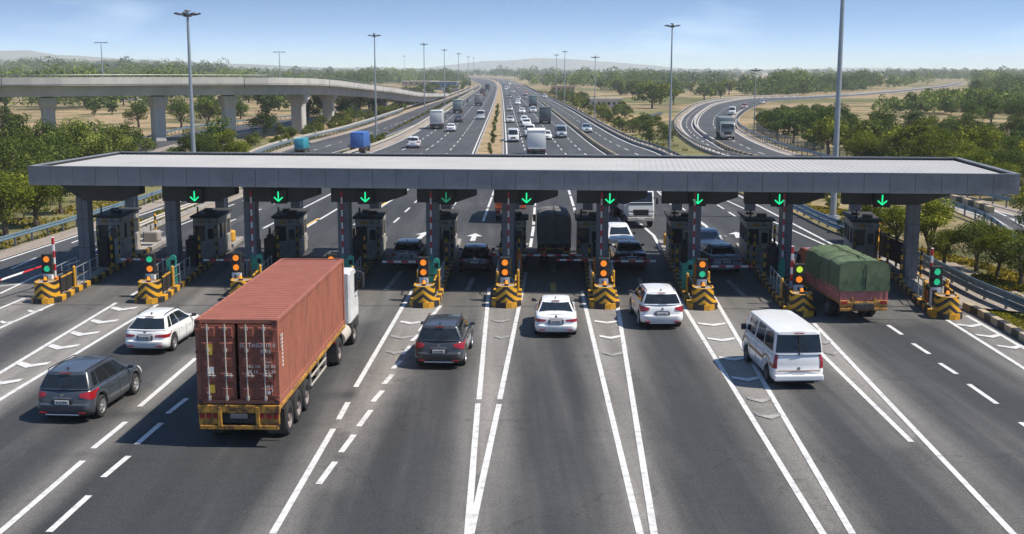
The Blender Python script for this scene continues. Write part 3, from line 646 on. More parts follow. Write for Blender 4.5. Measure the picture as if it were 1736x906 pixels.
# ------------------------------------------------------------------ light masts
def mast_meshes(h, r=.2, detail=True):
    r *= .8
    p = MB(); p.cyl((0, 0, 0), (0, 0, h), r, r * .45, 14); p.cyl((0, 0, 0), (0, 0, .25), r * 1.9, r * 1.9, 12)
    hd = MB(); hd.cyl((0, 0, h - .45), (0, 0, h - .3), .34, .34, 12); hd.cyl((0, 0, h - .03), (0, 0, h + .1), .3, .2, 12)
    lamps = MB()
    for i in range(8):
        a = i * math.pi / 4; c, s = math.cos(a), math.sin(a); hd.cyl((c * .3, s * .3, h - .35), (c * .62, s * .62, h - .28), .03, .03, 6)
        lamps.box((c * .86, s * .86, h - .24), (.44, .3, .11), a, 0, 0, -.25)
    return p, hd, lamps
def mast(px, ybase, ytop, label, r=.2, h=None, D=None, z0=0., kind='crown'):
    b = G(px, ybase) if D is None else at_depth(px, D, z0)
    if h is None:
        h = 5.
        while True:
            zc = b.y * CT - (b.z + h - CAMH) * ST; yc = b.y * ST + (b.z + h - CAMH) * CT
            if 453 - FPX * yc / zc < ytop or h > 60: break
            h += .1
    t = empty('light_mast', b, label=label, cat='light mast', group='tall light masts along the roads')
    p, hd, la = mast_meshes(h, r)
    if z0 > 1:
        hd = MB(); la = MB(); hd.box((0, 0, h - .05), (1.3, .08, .08))
        for s in (-1, 1): la.box((s * .75, 0, h - .08), (.5, .2, .1))
    p.build('pole', M['mast'], t); hd.build('lamp_ring', M['lampdark'], t); la.build('floodlights', M['lampdark'], t)
mast(332, 345, 21, 'tallest light mast at left, standing just behind the toll canopy', .27)
mast(638, 236, 59, 'light mast rising beside the viaduct end and service road', .22)
mast(720, 194, 74, 'light mast at the viaduct foot, third of the left row', .22)
mast(754, 178, 84, 'light mast fourth in the row left of the highway', .22); mast(778, 168, 91, 'light mast fifth in the row left of the highway', .22)
mast(794, 156, 96, 'small far light mast sixth in the row left of the highway', .22); mast(803, 148, 98, 'farthest light mast of the row left of the highway', .22)
mast(686, 150, 95, 'thin light mast alone in the fields left of the highway', .2)
mast(1135, 260, 41, 'tall light mast right of the highway behind the canopy roof', .22)
mast(1412, 371, -40, 'thick light mast at right whose top leaves the picture', .3, h=24)
mast(943, 170, 93, 'light mast left one of the close pair right of the highway', .22); mast(957, 176, 87, 'light mast right one of the close pair right of the highway', .22)
mast(1008, 200, 96, 'thin light mast among the shrubs right of the highway', .18); mast(1278, 226, 118, 'short thin mast inside the ramp bend', .16)
mast(870, 135, 106, 'tiny far mast beyond the end of the median', .2); mast(889, 138, 103, 'tiny far mast right of the median end', .2); mast(922, 140, 104, 'tiny far mast before the distant hill', .2)
mast(175, 0, 72, 'thin lamp post on the viaduct deck, left one of the two', .13, D=180, z0=9.1); mast(475, 0, 88, 'thin lamp post on the viaduct deck, right one of the two', .13, D=199, z0=9.0)

# ------------------------------------------------------------------ toll canopy
ZT, ZB = 6.15, 5.22
FLc, FRc = G(47, 283, ZT), G(1730, 297, ZT); BLc, BRc = G(195, 257, ZT), G(1620, 270, ZT)
ux = (FRc - FLc); LEN = ux.length; ux.normalize(); uy = Vector((-ux.y, ux.x, 0)); DEP = ((BLc - FLc).dot(uy) + (BRc - FRc).dot(uy)) / 2
crz = math.atan2(ux.y, ux.x)
can = empty('toll_canopy', (FLc.x, FLc.y, 0), crz, label='long flat grey canopy spanning all the toll lanes', cat='toll canopy')
def to_can(p): q = Vector((p.x - FLc.x, p.y - FLc.y, 0)); return Vector((q.dot(ux), q.dot(uy), 0))
xb0 = (BLc - FLc).dot(ux); xb1 = LEN + (BRc - FRc).dot(ux)
print('canopy', LEN, DEP, math.degrees(crz), xb0, xb1)
mb = MB(); n = int(LEN / .3)                    # standing-seam roof sheet
for i in range(n):
    x = .25 + (LEN - .5) * i / n; mb.box((x, DEP / 2, ZT - .117), (.03, DEP - .5, .016))
mb.box((LEN / 2, DEP / 2, ZT - .19), (LEN - .5, DEP - .5, .14)); mb.build('roof_sheet', M['roofmetal'], can)
mb = MB()
T = .14
def fpanels(a, b, fx):
    L_ = (b - a); k = max(1, int(round(L_.length / 1.18)))
    d = L_.normalized(); nn = Vector((-d.y, d.x, 0))
    for i in range(k):
        p = a.lerp(b, i / k); q = a.lerp(b, (i + 1) / k); c = (p + q) / 2 + nn * (T / 2 + random.uniform(-.004, .004))
        mb.box((c.x, c.y, (ZT + ZB) / 2), ((q - p).length - .018, T, ZT - ZB), math.atan2(d.y, d.x), 0)
    c = (a + b) / 2 + nn * (T / 2 + .02); mb.box((c.x, c.y, (ZT + ZB) / 2 - .01), (L_.length - .02, T - .03, ZT - ZB - .04), math.atan2(d.y, d.x), 1)
    c = (a + b) / 2 + nn * (T / 2); mb.box((c.x, c.y, ZT + .025), (L_.length, T + .06, .045), math.atan2(d.y, d.x), 0)
c4 = [Vector((0, 0, 0)), Vector((LEN, 0, 0)), Vector((LEN, DEP, 0)), Vector((0, DEP, 0))]
for i in range(4): fpanels(c4[i], c4[(i + 1) % 4], 0)
mb.build('fascia', [M['fascia'], M['seam']], can)
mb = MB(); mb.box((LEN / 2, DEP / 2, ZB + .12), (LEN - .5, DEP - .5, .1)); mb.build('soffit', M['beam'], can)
COLF = [(150, 464), (298, 466), (430, 467), (587, 469), (735, 470), (862, 472), (1020, 474), (1175, 484), (1328, 491), (1541, 480)]
COLR = [222, 375, 503, 636, 757, 873, 997, 1148, 1272, 1450]
BEAMX = [(95, 245), (278, 405), (418, 545), (563, 690), (708, 808), (838, 946), (978, 1098), (1122, 1250), (1263, 1395), (1430, 1640)]
ISL = []
for k, (cx, cyb) in enumerate(COLF):
    p = to_can(G(cx, 466 + (cx - 150) * .0085)); base = G(cx, 466 + (cx - 150) * .0085)
    mb = MB(); w = .32
    mb.bbox((p.x, p.y, ZB / 2), (w * 2, w * 2, ZB), .02, 0)
    for z in (1.55, 3.1, 4.5): mb.box((p.x, p.y, z), (w * 2 + .012, w * 2 + .012, .02), 0, 1)
    for s in (-1, 1): mb.box((p.x + s * .0, p.y - w - .004, 2.4), (.012, .012, 4.6), 0, 1)
    co = mb.build('column', [M['colgrey'], M['seam']], can)
    # rear column
    Yr = base.y + 9.5; rb = at_depth(COLR[k], Yr, 3.5); rb.z = 0; r = to_can(rb)
    mb = MB(); mb.bbox((r.x, r.y, ZB / 2), (.62, .62, ZB), .02, 0); mb.box((r.x, r.y, ZB - .45), (1.25, 1.1, .3), 0, 0)
    for z in (1.55, 3.1): mb.box((r.x, r.y, z), (.632, .632, .02), 0, 1)
    mb.build('column', [M['colgrey'], M['seam']], can)
    # cross-head along the canopy and tie beam to the rear column
    a = to_can(at_depth(BEAMX[k][0], base.y, 5)).x; b = to_can(at_depth(BEAMX[k][1], base.y, 5)).x
    zt, zb2 = ZB + .06, ZB - 1.12; tl = 1.0 if k == 0 else .0; tr = 2.6 if k == 9 else 1.1
    poly = [(a, zt), (b, zt), (b, zt - .80 if k != 9 else zt - .25), (b - tr, zb2), (a + tl * 1.6, zb2), (a, zb2 if tl == 0 else zt - .15)]
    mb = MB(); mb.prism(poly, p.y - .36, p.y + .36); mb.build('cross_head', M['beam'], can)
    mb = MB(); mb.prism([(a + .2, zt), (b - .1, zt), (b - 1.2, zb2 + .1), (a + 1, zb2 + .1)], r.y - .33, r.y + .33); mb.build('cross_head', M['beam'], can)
    mb = MB(); d = r - p; c = (r + p) / 2; mb.box((c.x, c.y, ZB - .4), (.4, d.length - .8, .9), -math.atan2(d.x, d.y)); mb.build('tie_beam', M['beam'], can)
    ISL.append((base, rb))
ORD = ['first', 'second', 'third', 'fourth', 'fifth', 'sixth', 'seventh', 'eighth', 'ninth', 'tenth']
# lane signals hanging in front of the cross-heads
def hang_sign(px, k, dim, label):
    base = ISL[k][0]; c = at_depth(px, base.y - .62, 4.42)
    t = empty('lane_signal', (c.x, c.y, 4.42), crz, label=label, cat='lane signal', group='green arrow lane signals under the canopy')
    mb = MB(); mb.bbox((0, 0, 0), (.84, .26, .78), .02); mb.box((0, .0, .62), (.12, .1, .5)); mb.build('housing', M['black'], t)
    a = MB(); y = -.142; am = .07
    a.box((0, y, .03), (am, .012, .46)); a.box((-.115, y, -.15), (.32, .013, am), 0, 0, 0, rad(43)); a.box((.115, y, -.15), (.32, .013, am), 0, 0, 0, rad(-43))
    a.build('arrow', M['arrowdim'] if dim else M['arrow'], t)
for px, k, dim in [(331, 1, 0), (473, 2, 0), (620, 3, 0), (757, 4, 1), (893, 5, 0), (1034, 6, 0), (1183, 7, 0), (1321, 8, 0), (1495, 9, 0)]:
    hang_sign(px, k, dim, ('dim' if dim else 'bright') + f' green down arrow signal over the lane by the {ORD[k]} island from the left')

# ------------------------------------------------------------------ islands and their furniture
def striped_mat(name, kind):
    m = bpy.data.materials.new(name); m.use_nodes = True; n = m.node_tree; l = n.links.new; b = n.nodes['Principled BSDF']; b.inputs['Roughness'].default_value = .5
    t = n.nodes.new('ShaderNodeTexCoord'); s = n.nodes.new('ShaderNodeSeparateXYZ'); l(t.outputs['Object'], s.inputs[0])
    def mt(op, a, bb=None):
        k = n.nodes.new('ShaderNodeMath'); k.operation = op
        for i, x in enumerate((a, bb)):
            if x is None: continue
            if isinstance(x, (int, float)): k.inputs[i].default_value = x
            else: l(x, k.inputs[i])
        return k.outputs[0]
    if kind == 'chev': v = mt('ADD', s.outputs[2], mt('MULTIPLY', mt('ABSOLUTE', s.outputs[0]), .85)); p = .37; ca, cb = (.64, .33, .015), (.02, .02, .02)
    elif kind == 'boom': v = s.outputs[0]; p = .76; ca, cb = (.5, .02, .03), (.72, .71, .69)
    elif kind == 'pole': v = s.outputs[2]; p = .66; ca, cb = (.5, .02, .03), (.72, .71, .69)
    else: v = s.outputs[2]; p = .5; ca, cb = (.72, .36, .015), (.03, .03, .03)
    f = mt('GREATER_THAN', mt('FRACT', mt('DIVIDE', mt('ADD', v, 40.), p)), .5)
    nz = n.nodes.new('ShaderNodeTexNoise'); nz.inputs['Scale'].default_value = 5; nz.inputs['Detail'].default_value = 8; l(t.outputs['Object'], nz.inputs['Vector'])
    d = n.nodes.new('ShaderNodeMapRange'); d.inputs[1].default_value = .56; d.inputs[2].default_value = .75; d.inputs[4].default_value = .6; l(nz.outputs[0], d.inputs[0])
    mx = n.nodes.new('ShaderNodeMixRGB'); mx.inputs[1].default_value = (*ca, 1); mx.inputs[2].default_value = (*cb, 1); l(f, mx.inputs[0])
    m2 = n.nodes.new('ShaderNodeMixRGB'); m2.inputs[2].default_value = (.16, .12, .08, 1); l(d.outputs[0], m2.inputs[0]); l(mx.outputs[0], m2.inputs[1]); l(m2.outputs[0], b.inputs['Base Color'])
    return m
M['chev'] = striped_mat('chevron_paint', 'chev'); M['boomstripe'] = striped_mat('boom_stripe', 'boom'); M['polestripe'] = striped_mat('pole_stripe', 'pole'); M['bollstripe'] = striped_mat('bollard_stripe', 'boll')
IW, IH = 1.42, .26
def yaw_of(d): return -math.atan2(d.x, d.y)
for k, npx in enumerate(NOSE):
    nose = G(*npx); col, rear = ISL[k]
    d = (col - nose); d.normalize()
    if k not in (9,): d = LD.lerp(d, .5).normalized()
    yaw = yaw_of(d); ttl = 21.5
    rt = empty('toll_island', nose, yaw, label=f'raised concrete toll island with striped kerb, {ORD[k]} from the left', cat='toll island', group='toll islands between the lanes')
    def loc(v, u=0., z=0.): return nose + d * v + Vector((d.y, -d.x, 0)) * u + Vector((0, 0, z))
    # kerb blocks
    mb = MB(); nb = int((ttl - .8) / .62)
    for s in (-1, 1):
        for i in range(nb):
            mi = i % 2 if i < 26 else 2
            mb.bbox((s * (IW / 2 - .11), .85 + (i + .5) * .62, IH / 2), (.22, .612, IH), .02, mi)
    for i in range(8):                          # rounded nose
        a0 = math.pi * (1 + i / 8); a1 = math.pi * (1 + (i + 1) / 8); r0, r1 = IW / 2, IW / 2 - .24
        P = [(r * math.cos(a), .83 + r * math.sin(a) * 1.05) for r, a in ((r0, a0), (r0, a1), (r1, a1), (r1, a0))]; mb.prism(P, 0, IH, (i // 2) % 2, 'z')
    mb.box((0, ttl - .02, IH / 2), (IW, .25, IH), 0, 2)
    mb.build('kerb', [M['yellow'], M['black'], M['concrete']], rt)
    mb = MB(); mb.box((0, ttl / 2 + .25, (IH - .03) / 2), (IW - .45, ttl - .8, IH - .03)); mb.prism([(.46 * math.cos(a), .8 + .5 * math.sin(a)) for a in np.linspace(math.pi, 2 * math.pi, 10)], 0, IH - .035, 0, 'z')
    mb.build('slab', M['concrete'], rt)
    # crash drum
    z0 = IH - .02; f = loc(.05); dr = empty('crash_drum', loc(.62), yaw, label=f'yellow and black chevron crash block at the nose of the {ORD[k]} island from the left', cat='crash block', group='chevron crash blocks')
    mb = MB(); R = .48; h = 1.02
    out = [(-R, .55), (-R, .05)] + [(R * math.cos(a), .05 + .5 * math.sin(a)) for a in np.linspace(math.pi * 1.08, math.pi * 1.92, 12)] + [(R, .05), (R, .55)]
    rows = [[(x * (1 + .09 * (1 - z / h)), y * (1 + .06 * (1 - z / h)), z + .0) for x, y in out] for z in (0, .28, h - .06, h)]; mb.grid(rows, 0, True, True)
    mb.build('body', M['chev'], dr, sharp=50)
    mb = MB(); mb.prism([(x * .9, y * .9 + .03) for x, y in out], h - .09, h - .05, 0, 'z')
    mb.grid([[(x, y, h) for x, y in out], [(x * .86, y * .86 + .04, h + .005) for x, y in out], [(x * .86, y * .86 + .04, h - .1) for x, y in out]], 1, False, True); mb.build('lid', [M['concrete'], M['yellow']], dr)
    mb = MB(); mb.cyl((0, .1, h - .06), (0, .1, h + .05), .1, .1, 12, 0); mb.cyl((0, .1, h + .05), (0, .1, h + .2), .085, .05, 12, 1); mb.build('beacon', [M['black'], M['sig_or']], dr)
    # guard panel beside, running back along the island
    gp_ = empty('lane_guard', loc(1.55, 0, IH - .03), yaw, label=f'black and yellow guard frame behind the crash block of the {ORD[k]} island from the left', cat='guard frame', group='guard frames behind the crash blocks')
    mb = MB()
    for s in (-.42, .42):
        for yy in (0, .85, 1.7): mb.box((s, yy, .42), (.09, .09, .84), 0, 1)
        mb.box((s, .85, .80), (.07, 1.75, .06), 0, 1 if s < 0 else 0); mb.box((s, .85, .42), (.03, 1.6, .66), 0, 1)
    mb.box((0, 1.72, .8), (.84, .06, .08), 0, 1); mb.build('frame', [M['yellow'], M['black']], gp_)
    # traffic light
    lamps = [('sig_or', 'sig_gr'), ('sig_gr', 'sig_or'), ('sig_or', 'sig_or'), ('sig_or', 'sig_or'), ('sig_or', 'sig_or'), ('sig_or', 'sig_or'), ('sig_or', 'sig_or'), ('sig_or', 'sig_gr'), ('sig_yl', 'sig_or'), ('sig_gr', 'sig_gr')][k]
    tlx = [81, 255, 401, 562, 718, 856, 1023, 1190, 1354, 1587][k]; tp = at_depth(tlx, nose.y + 2.0, 1.5); tp.z = IH - .03
    cn_ = {'sig_or': 'orange', 'sig_gr': 'green', 'sig_yl': 'yellow-green'}
    tl_ = empty('traffic_light', tp, 0, label=f'two-lamp signal, {cn_[lamps[0]]} over {cn_[lamps[1]]}, on the {ORD[k]} island from the left', cat='traffic light', group='two-lamp signals on the islands')
    mb = MB(); mb.bbox((0, 0, .47), (.44, .26, .94), .02); mb.build('post', M['white'], tl_)
    mb = MB(); mb.box((-.02, -.135, .62), (.09, .012, .42)); mb.box((.07, -.135, .5), (.05, .012, .2)); mb.build('notice', M['ink'], tl_)
    mb = MB(); mb.bbox((0, 0, 1.42), (.52, .26, 1.0), .03); mb.build('housing', M['black'], tl_)
    for zz, lm in ((1.66, lamps[0]), (1.19, lamps[1])):
        mb = MB(); mb.cyl((0, -.125, zz), (0, -.15, zz), .15, .14, 20); la = mb.build('lamp', M[lm], tl_)
        mb = MB(); n_ = 12; rr_ = [[(.19 * math.cos(a), y_, zz + .19 * math.sin(a)) for a in np.linspace(-.1, math.pi + .1, n_)] for y_ in (-.13, -.26)]; mb.grid(rr_); mb.build('visor', M['black'], la)
    # raised boom before the column
    px = [None, None, 428, 581, 731, 862, 1019, 1176, 1327, None][k]
    if px:
        c = at_depth(px, col.y - 1.1, 3); t = empty('raised_boom', (c.x, c.y, IH - .03), 0, label=f'raised red and white boom standing before the {ORD[k]} canopy column from the left', cat='boom barrier', group='raised booms before the columns')
        mb = MB(); mb.bbox((0, 0, .5), (.3, .34, 1.0), .03); mb.build('cabinet', M['teal'] if k % 2 == 0 else M['yellow'], t)
        mb = MB(); mb.box((0, -.18, 2.75), (.085, .05, 3.6)); mb.build('arm', M['polestripe'], t)
        mb = MB(); mb.box((0, -.19, 1.05), (.16, .09, .3)); mb.build('clamp', M['teal'], t)
    sp = {0: 92, 8: 1342, 9: 1578}.get(k)
    if sp:
        c = at_depth(sp, nose.y + 3.0, 1.5); t = empty('striped_post', (c.x, c.y, IH - .03), 0, label=f'short red and white post beside the signal of the {ORD[k]} island from the left', cat='striped post', group='short red and white posts')
        mb = MB(); mb.bbox((0, 0, 1.3), (.12, .12, 2.6), .02); mb.build('shaft', M['polestripe'], t); mb = MB(); mb.bbox((0, 0, .3), (.26, .26, .6), .02); mb.build('base', M['orange'], t)
    # teal kiosk plates
    if k in (1, 2, 3, 4, 7):
        c = loc(4.2, .35 if k < 5 else -.3, IH - .03); t = empty('card_machine', c, yaw, label=f'teal arched card machine on the {ORD[k]} island from the left', cat='card machine', group='teal card machines')
        mb = MB(); pr = [(-.16, 0), (.16, 0), (.16, 1.35)] + [(.16 * math.cos(a), 1.35 + .16 * math.sin(a)) for a in np.linspace(.2, math.pi - .2, 6)] + [(-.16, 1.35)]
        mb.prism(pr, -.06, .06); mb.prism([(x * .8 - .25, z * .88) for x, z in pr], .14, .24); mb.build('plates', M['teal'], t)
        mb = MB(); mb.box((0, -.064, 1.15), (.2, .01, .24)); mb.build('screen', M['glass'], t)
    # handrail along the island
    t = empty('hand_rail', loc(3.5, 0, IH - .03), yaw, label=f'thin metal hand rail along the {ORD[k]} island from the left', cat='hand rail', group='hand rails on the islands')
    mb = MB()
    for s in (-.55, .55):
        mb.tube([(s, 0, .98), (s, 3.4, .98)], .03, 6); mb.tube([(s, 0, .5), (s, 3.4, .5)], .02, 6)
        for yy in (0, 1.1, 2.2, 3.4): mb.cyl((s, yy, 0), (s, yy, .98), .03, .03, 6)
    mb.tube([(.0, .4, .6), (.0, .9, .6), (.3, .9, .3), (.3, .4, .3)], .025, 6); mb.build('tubes', M['mast'] if k != 7 else M['teal'], t)
    # yellow bollards round the booth
    for q, (v, u, hh, mt_) in enumerate([(3.3, .52, 1.05, 'yellow'), (3.3, -.5, .95, 'yellow'), (9.6, .5, 1.7, 'bollstripe'), (9.6, -.5, 1.5, 'bollstripe'), (13.6, .55, 2.2, 'bollstripe'), (13.6, -.55, 1.6, 'bollstripe'), (20.6, 0, 1.6, 'bollstripe')]):
        b0 = loc(v, u, IH - .03); mb = MB(); mb.cyl((0, 0, 0), (0, 0, hh), .07, .07, 10); mb.cyl((0, 0, hh), (0, 0, hh + .06), .07, .02, 10); mb.box((0, 0, .03), (.24, .24, .06))
        where = ['just behind the crash block, right side', 'just behind the crash block, left side', 'before the booth, right side', 'before the booth, left side', 'beside the booth, right side', 'beside the booth, left side', 'on the far tip'][q]
        o = mb.build('bollard', M[mt_], None, label=f'{"plain yellow" if mt_ == "yellow" else "yellow and black"} bollard {where}, {ORD[k]} island from the left', cat='bollard', group='bollards on the islands'); o.location = b0; o.rotation_euler = (0, 0, yaw)
    # far nose block
    mb = MB(); mb.bbox((0, 0, .35), (1.0, .9, .7), .12); mb.box((0, -.2, .9), (.1, .1, .4)); o = mb.build('end_block', M['yellow'] if k % 2 else M['concrete'], None, label=f'low rounded block on the far end of the {ORD[k]} island from the left', cat='end block', group='end blocks of the islands'); o.location = loc(20.6, 0, IH - .05) - d * .9; o.rotation_euler = (0, 0, yaw)
    # toll booth around the foot of the rear column
    bc = rear - d * 2.9; bc.z = IH - .03
    bo = empty('toll_booth', bc, yaw, label=f'toll booth with dark roof and windows on the {ORD[k]} island from the left', cat='toll booth', group='toll booths on the islands')
    BW, BL, BH = 1.4, 3.8, 2.35
    mb = MB(); mb.bbox((0, 0, .5), (BW, BL, 1.0), .03)
    for sx in (-1, 1):
        for yy in (-BL / 2 + .06, -BL / 6, BL / 6, BL / 2 - .06): mb.box((sx * (BW / 2 - .05), yy, 1.45), (.09, .1, .92))
    for yy in (-1, 1): mb.box((0, yy * (BL / 2 - .05), 1.45), (.08, .08, .92))
    mb.bbox((0, 0, 2.1), (BW + .04, BL + .04, .42), .03); mb.build('body', M['booth'], bo)
    mb = MB(); mb.box((0, 0, 1.42), (BW - .16, BL - .16, .88)); mb.build('window', M['winglass'], bo)
    mb = MB(); mb.bbox((0, 0, BH + .06), (BW + .3, BL + .35, .13), .03); mb.bbox((.2, -.9, BH + .22), (.5, .6, .2), .03); mb.bbox((-.3, .4, BH + .2), (.4, .5, .16), .03)
    mb.cyl((-.5, -1.5, BH + .1), (-.5, -1.5, BH + .6), .05, .05, 8); mb.build('roof', M['boothroof'], bo)
    mb = MB(); mb.box((-.22, -BL / 2 - .03, 2.12), (.4, .012, .14), 0, 0); mb.box((.25, -BL / 2 - .03, 2.12), (.3, .012, .12), 0, 1); mb.build('sign_band', [M['truckyellow'], M['rail']], bo)
    mb = MB(); mb.box((.28, -BL / 2 - .012, 1.0), (.5, .03, 1.75)); dd = mb.build('door', M['booth'], bo); mb = MB(); mb.box((.28, -BL / 2 - .03, 1.4), (.34, .01, .6)); mb.build('pane', M['winglass'], dd)
    mb = MB()
    for s in (-1, 1):
        for yy in (-BL / 2 - .25, BL / 2 + .2): mb.tube([(s * .62, yy, 0), (s * .62, yy, 1.9)], .04, 8)
        mb.tube([(s * .62, -BL / 2 - .25, 1.9), (s * .62, -BL / 2 - .25, 1.2), (s * .62, -BL / 2, 1.2)], .04, 8)
    mb.build('pipe_frame', M['bollstripe'], bo)
    # equipment racks behind the column
    mb = MB(); mb.bbox((0, 0, .75), (.55, 1.3, 1.5), .03); mb.box((0, -.2, 1.6), (.3, .3, .2)); mb.box((.29, 0, .9), (.02, .9, .9)); mb.tube([(.3, -.9, 0), (.3, -.9, 1.9), (.3, .9, 2.1)], .03, 6)
    o = mb.build('equipment_cabinet', M['chassis'], None, label=f'dark equipment cabinet behind the front column of the {ORD[k]} island from the left', cat='cabinet', group='equipment cabinets on the islands'); o.location = loc(9.0 if k != 9 else 9.4, 0, IH - .03) + d * 1.3; o.rotation_euler = (0, 0, yaw)
# dark mesh screen along the last island
sc0 = ISL[9][0]; d9 = (ISL[9][1] - ISL[9][0]).normalized(); t = empty('mesh_screen', sc0 + Vector((0, 0, IH)), yaw_of(d9), label='dark screen fence along the last island behind the green tarpaulin truck', cat='screen fence')
mb = MB()
for i in range(5): mb.box((.45, .6 + i * 1.35, .85), (.1, .1, 1.7), 0, 0)
mb.box((.45, 3.3, .85), (.03, 5.4, 1.25), 0, 0); mb.box((.45, 3.3, 1.55), (.07, 5.5, .07), 0, 0); mb.build('screen', M['chassis'], t)
# lowered booms
def boom(px0, px1, y, label, pivot, z=1.05, tilt=0.):
    a = G(px0, y, z); b = G(px1, y, z) + Vector((0, tilt, 0)); pv, en = (a, b) if pivot == 'l' else (b, a)
    t = empty('lowered_boom', (pv.x, pv.y, 0), math.atan2((en - pv).y, (en - pv).x), label=label, cat='boom barrier', group='lowered booms across the lanes')
    mb = MB(); mb.box(((en - pv).length / 2, -.0, z), ((en - pv).length, .05, .095)); mb.build('arm', M['boomstripe'], t)
    mb = MB(); mb.bbox((-.12, 0, z / 2 + .1), (.28, .3, z + .1), .03); mb.build('cabinet', M['orange'], t)
boom(205, 283, 440, 'lowered boom across the lane left of the second island', 'r'); boom(345, 424, 441, 'lowered boom across the lane left of the third island', 'r')
boom(648, 726, 444, 'lowered boom behind the silver car left of the fifth island', 'r'); boom(884, 990, 433, 'lowered boom right behind the grey tarpaulin truck', 'l')
boom(943, 1006, 441, 'short lowered boom just left of the seventh island', 'r'); boom(1032, 1112, 443, 'lowered boom right behind the black sedan', 'l'); boom(1184, 1276, 452, 'lowered boom behind the silver-blue car', 'l')
boom(798, 850, 432, 'lowered boom beyond the black hatchback', 'r')
a = G(-60, 498, .9); b = G(84, 446, 1.3); t = empty('swung_boom', (b.x, b.y, IH), 0, label='long red and white boom slanting across the outer left lane', cat='boom barrier'); mb = MB(); mb.cyl((0, 0, 1.0), (a.x - b.x, a.y - b.y, .7), .05, .05, 6)
V_ = b - a; o = mb.build('arm', M['boomstripe'], t); mb = MB(); mb.bbox((0, 0, .5), (.3, .3, 1.1), .03); mb.build('cabinet', M['teal'], t)

# ------------------------------------------------------------------ vehicles
def half_ring(y0, y1, hw, r0, r1, sl, nf=6, nc=5, bow0=.05, bow1=.08):
    P = []
    for i in range(nf): x = (hw - r0) * i / nf; P.append((x, y0 + bow0 * (x / hw) ** 2))
    yb = y0 + bow0 * ((hw - r0) / hw) ** 2
    for i in range(nc + 1): a = math.pi / 2 * i / nc; P.append((hw - r0 + r0 * math.sin(a), yb + r0 - r0 * math.cos(a)))
    ye = y1 - bow1 * ((hw - r1) / hw) ** 2
    ya, yc = yb + r0, ye - r1
    for s in sl: P.append((hw * (1 - .015 * abs(2 * s - 1) ** 4), ya + (yc - ya) * s))
    for i in range(nc + 1): a = math.pi / 2 * (1 - i / nc); P.append((hw - r1 + r1 * math.sin(a), ye - r1 + r1 * math.cos(a)))
    for i in range(nf - 1, -1, -1): x = (hw - r1) * i / nf; P.append((x, y1 - bow1 * (x / hw) ** 2))
    return P
def lerp_tab(tab, x):
    return float(np.interp(x, [a for a, b in tab], [b for a, b in tab]))
def wheel_mesh():
    t = MB(); R, w = 1., .34
    prof = [(.62, -w), (.93, -w), (1., -w * .75), (1., w * .75), (.93, w), (.62, w)]
    rows = [[(x * .5 / .5 * 1. if False else x, r * math.cos(a), r * math.sin(a)) for r, x in prof] for a in np.linspace(0, 2 * math.pi, 25)]
    t.grid(rows, 0, True); t.add([(0, .62 * math.cos(a), .62 * math.sin(a)) for a in np.linspace(0, 2 * math.pi, 25)[:-1]], [tuple(range(24))])
    r = MB()
    rows = [[(x, q * math.cos(a), q * math.sin(a)) for q, x in ((.64, w), (.58, w), (.54, w * .55))] for a in np.linspace(0, 2 * math.pi, 25)]; r.grid(rows, 0, True)
    for i in range(5):
        a = i * 2 * math.pi / 5; c, s = math.cos(a), math.sin(a); n_ = (-s, c)
        P = [(w * .85, c * q + n_[0] * h, s * q + n_[1] * h) for q, h in ((.1, -.12), (.58, -.09), (.58, .09), (.1, .12))]; P2 = [(w * .45, y, z) for _, y, z in P]
        r.add(P + P2, [(0, 1, 2, 3), (0, 4, 5, 1), (1, 5, 6, 2), (2, 6, 7, 3), (3, 7, 4, 0)])
    r.cyl((w * .4, 0, 0), (w * .95, 0, 0), .15, .12, 12)
    return t, r
_t, _r = wheel_mesh(); _to = _t.build('tyre', M['tyre']); _ro = _r.build('rim', M['rim']); TYRE, RIM = _to.data, _ro.data
bpy.data.objects.remove(_to); bpy.data.objects.remove(_ro)
_st = MB(); _st.grid([[(x, q * math.cos(a), q * math.sin(a)) for q, x in ((.64, .34), (.5, .05), (.25, .05), (.22, .3), (0.01, .32))] for a in np.linspace(0, 2 * math.pi, 21)], 0, True)
_so = _st.build('rim', M['steelrim']); SRIM = _so.data; bpy.data.objects.remove(_so)
def add_wheel(root, x, y, r, wd, rim=None, z=None):
    s = 1 if x > 0 else -1
    w = inst(TYRE, 'wheel', root, (x, y, z or r), 0 if s > 0 else math.pi, (wd / .68, r, r)); inst(rim or RIM, 'rim', w)
def plate(root, y, z, s=-1, text=True, w=.46, h=.13, mt='plate'):
    mb = MB(); mb.bbox((0, y, z), (w, .02, h), .004); p = mb.build('number_plate', M[mt], root)
    if text:
        mb = MB(); x = -w * .38
        for i, k in enumerate([.03, .028, .012, .028, .03, .012, .03, .03, .028, .03]):
            if k > .02: mb.box((x + k / 2, y + s * .0115, z + random.uniform(-.002, .002)), (k, .002, h * random.uniform(.4, .55)))
            x += k + .009
        mb.build('plate_characters', M['ink'], p)

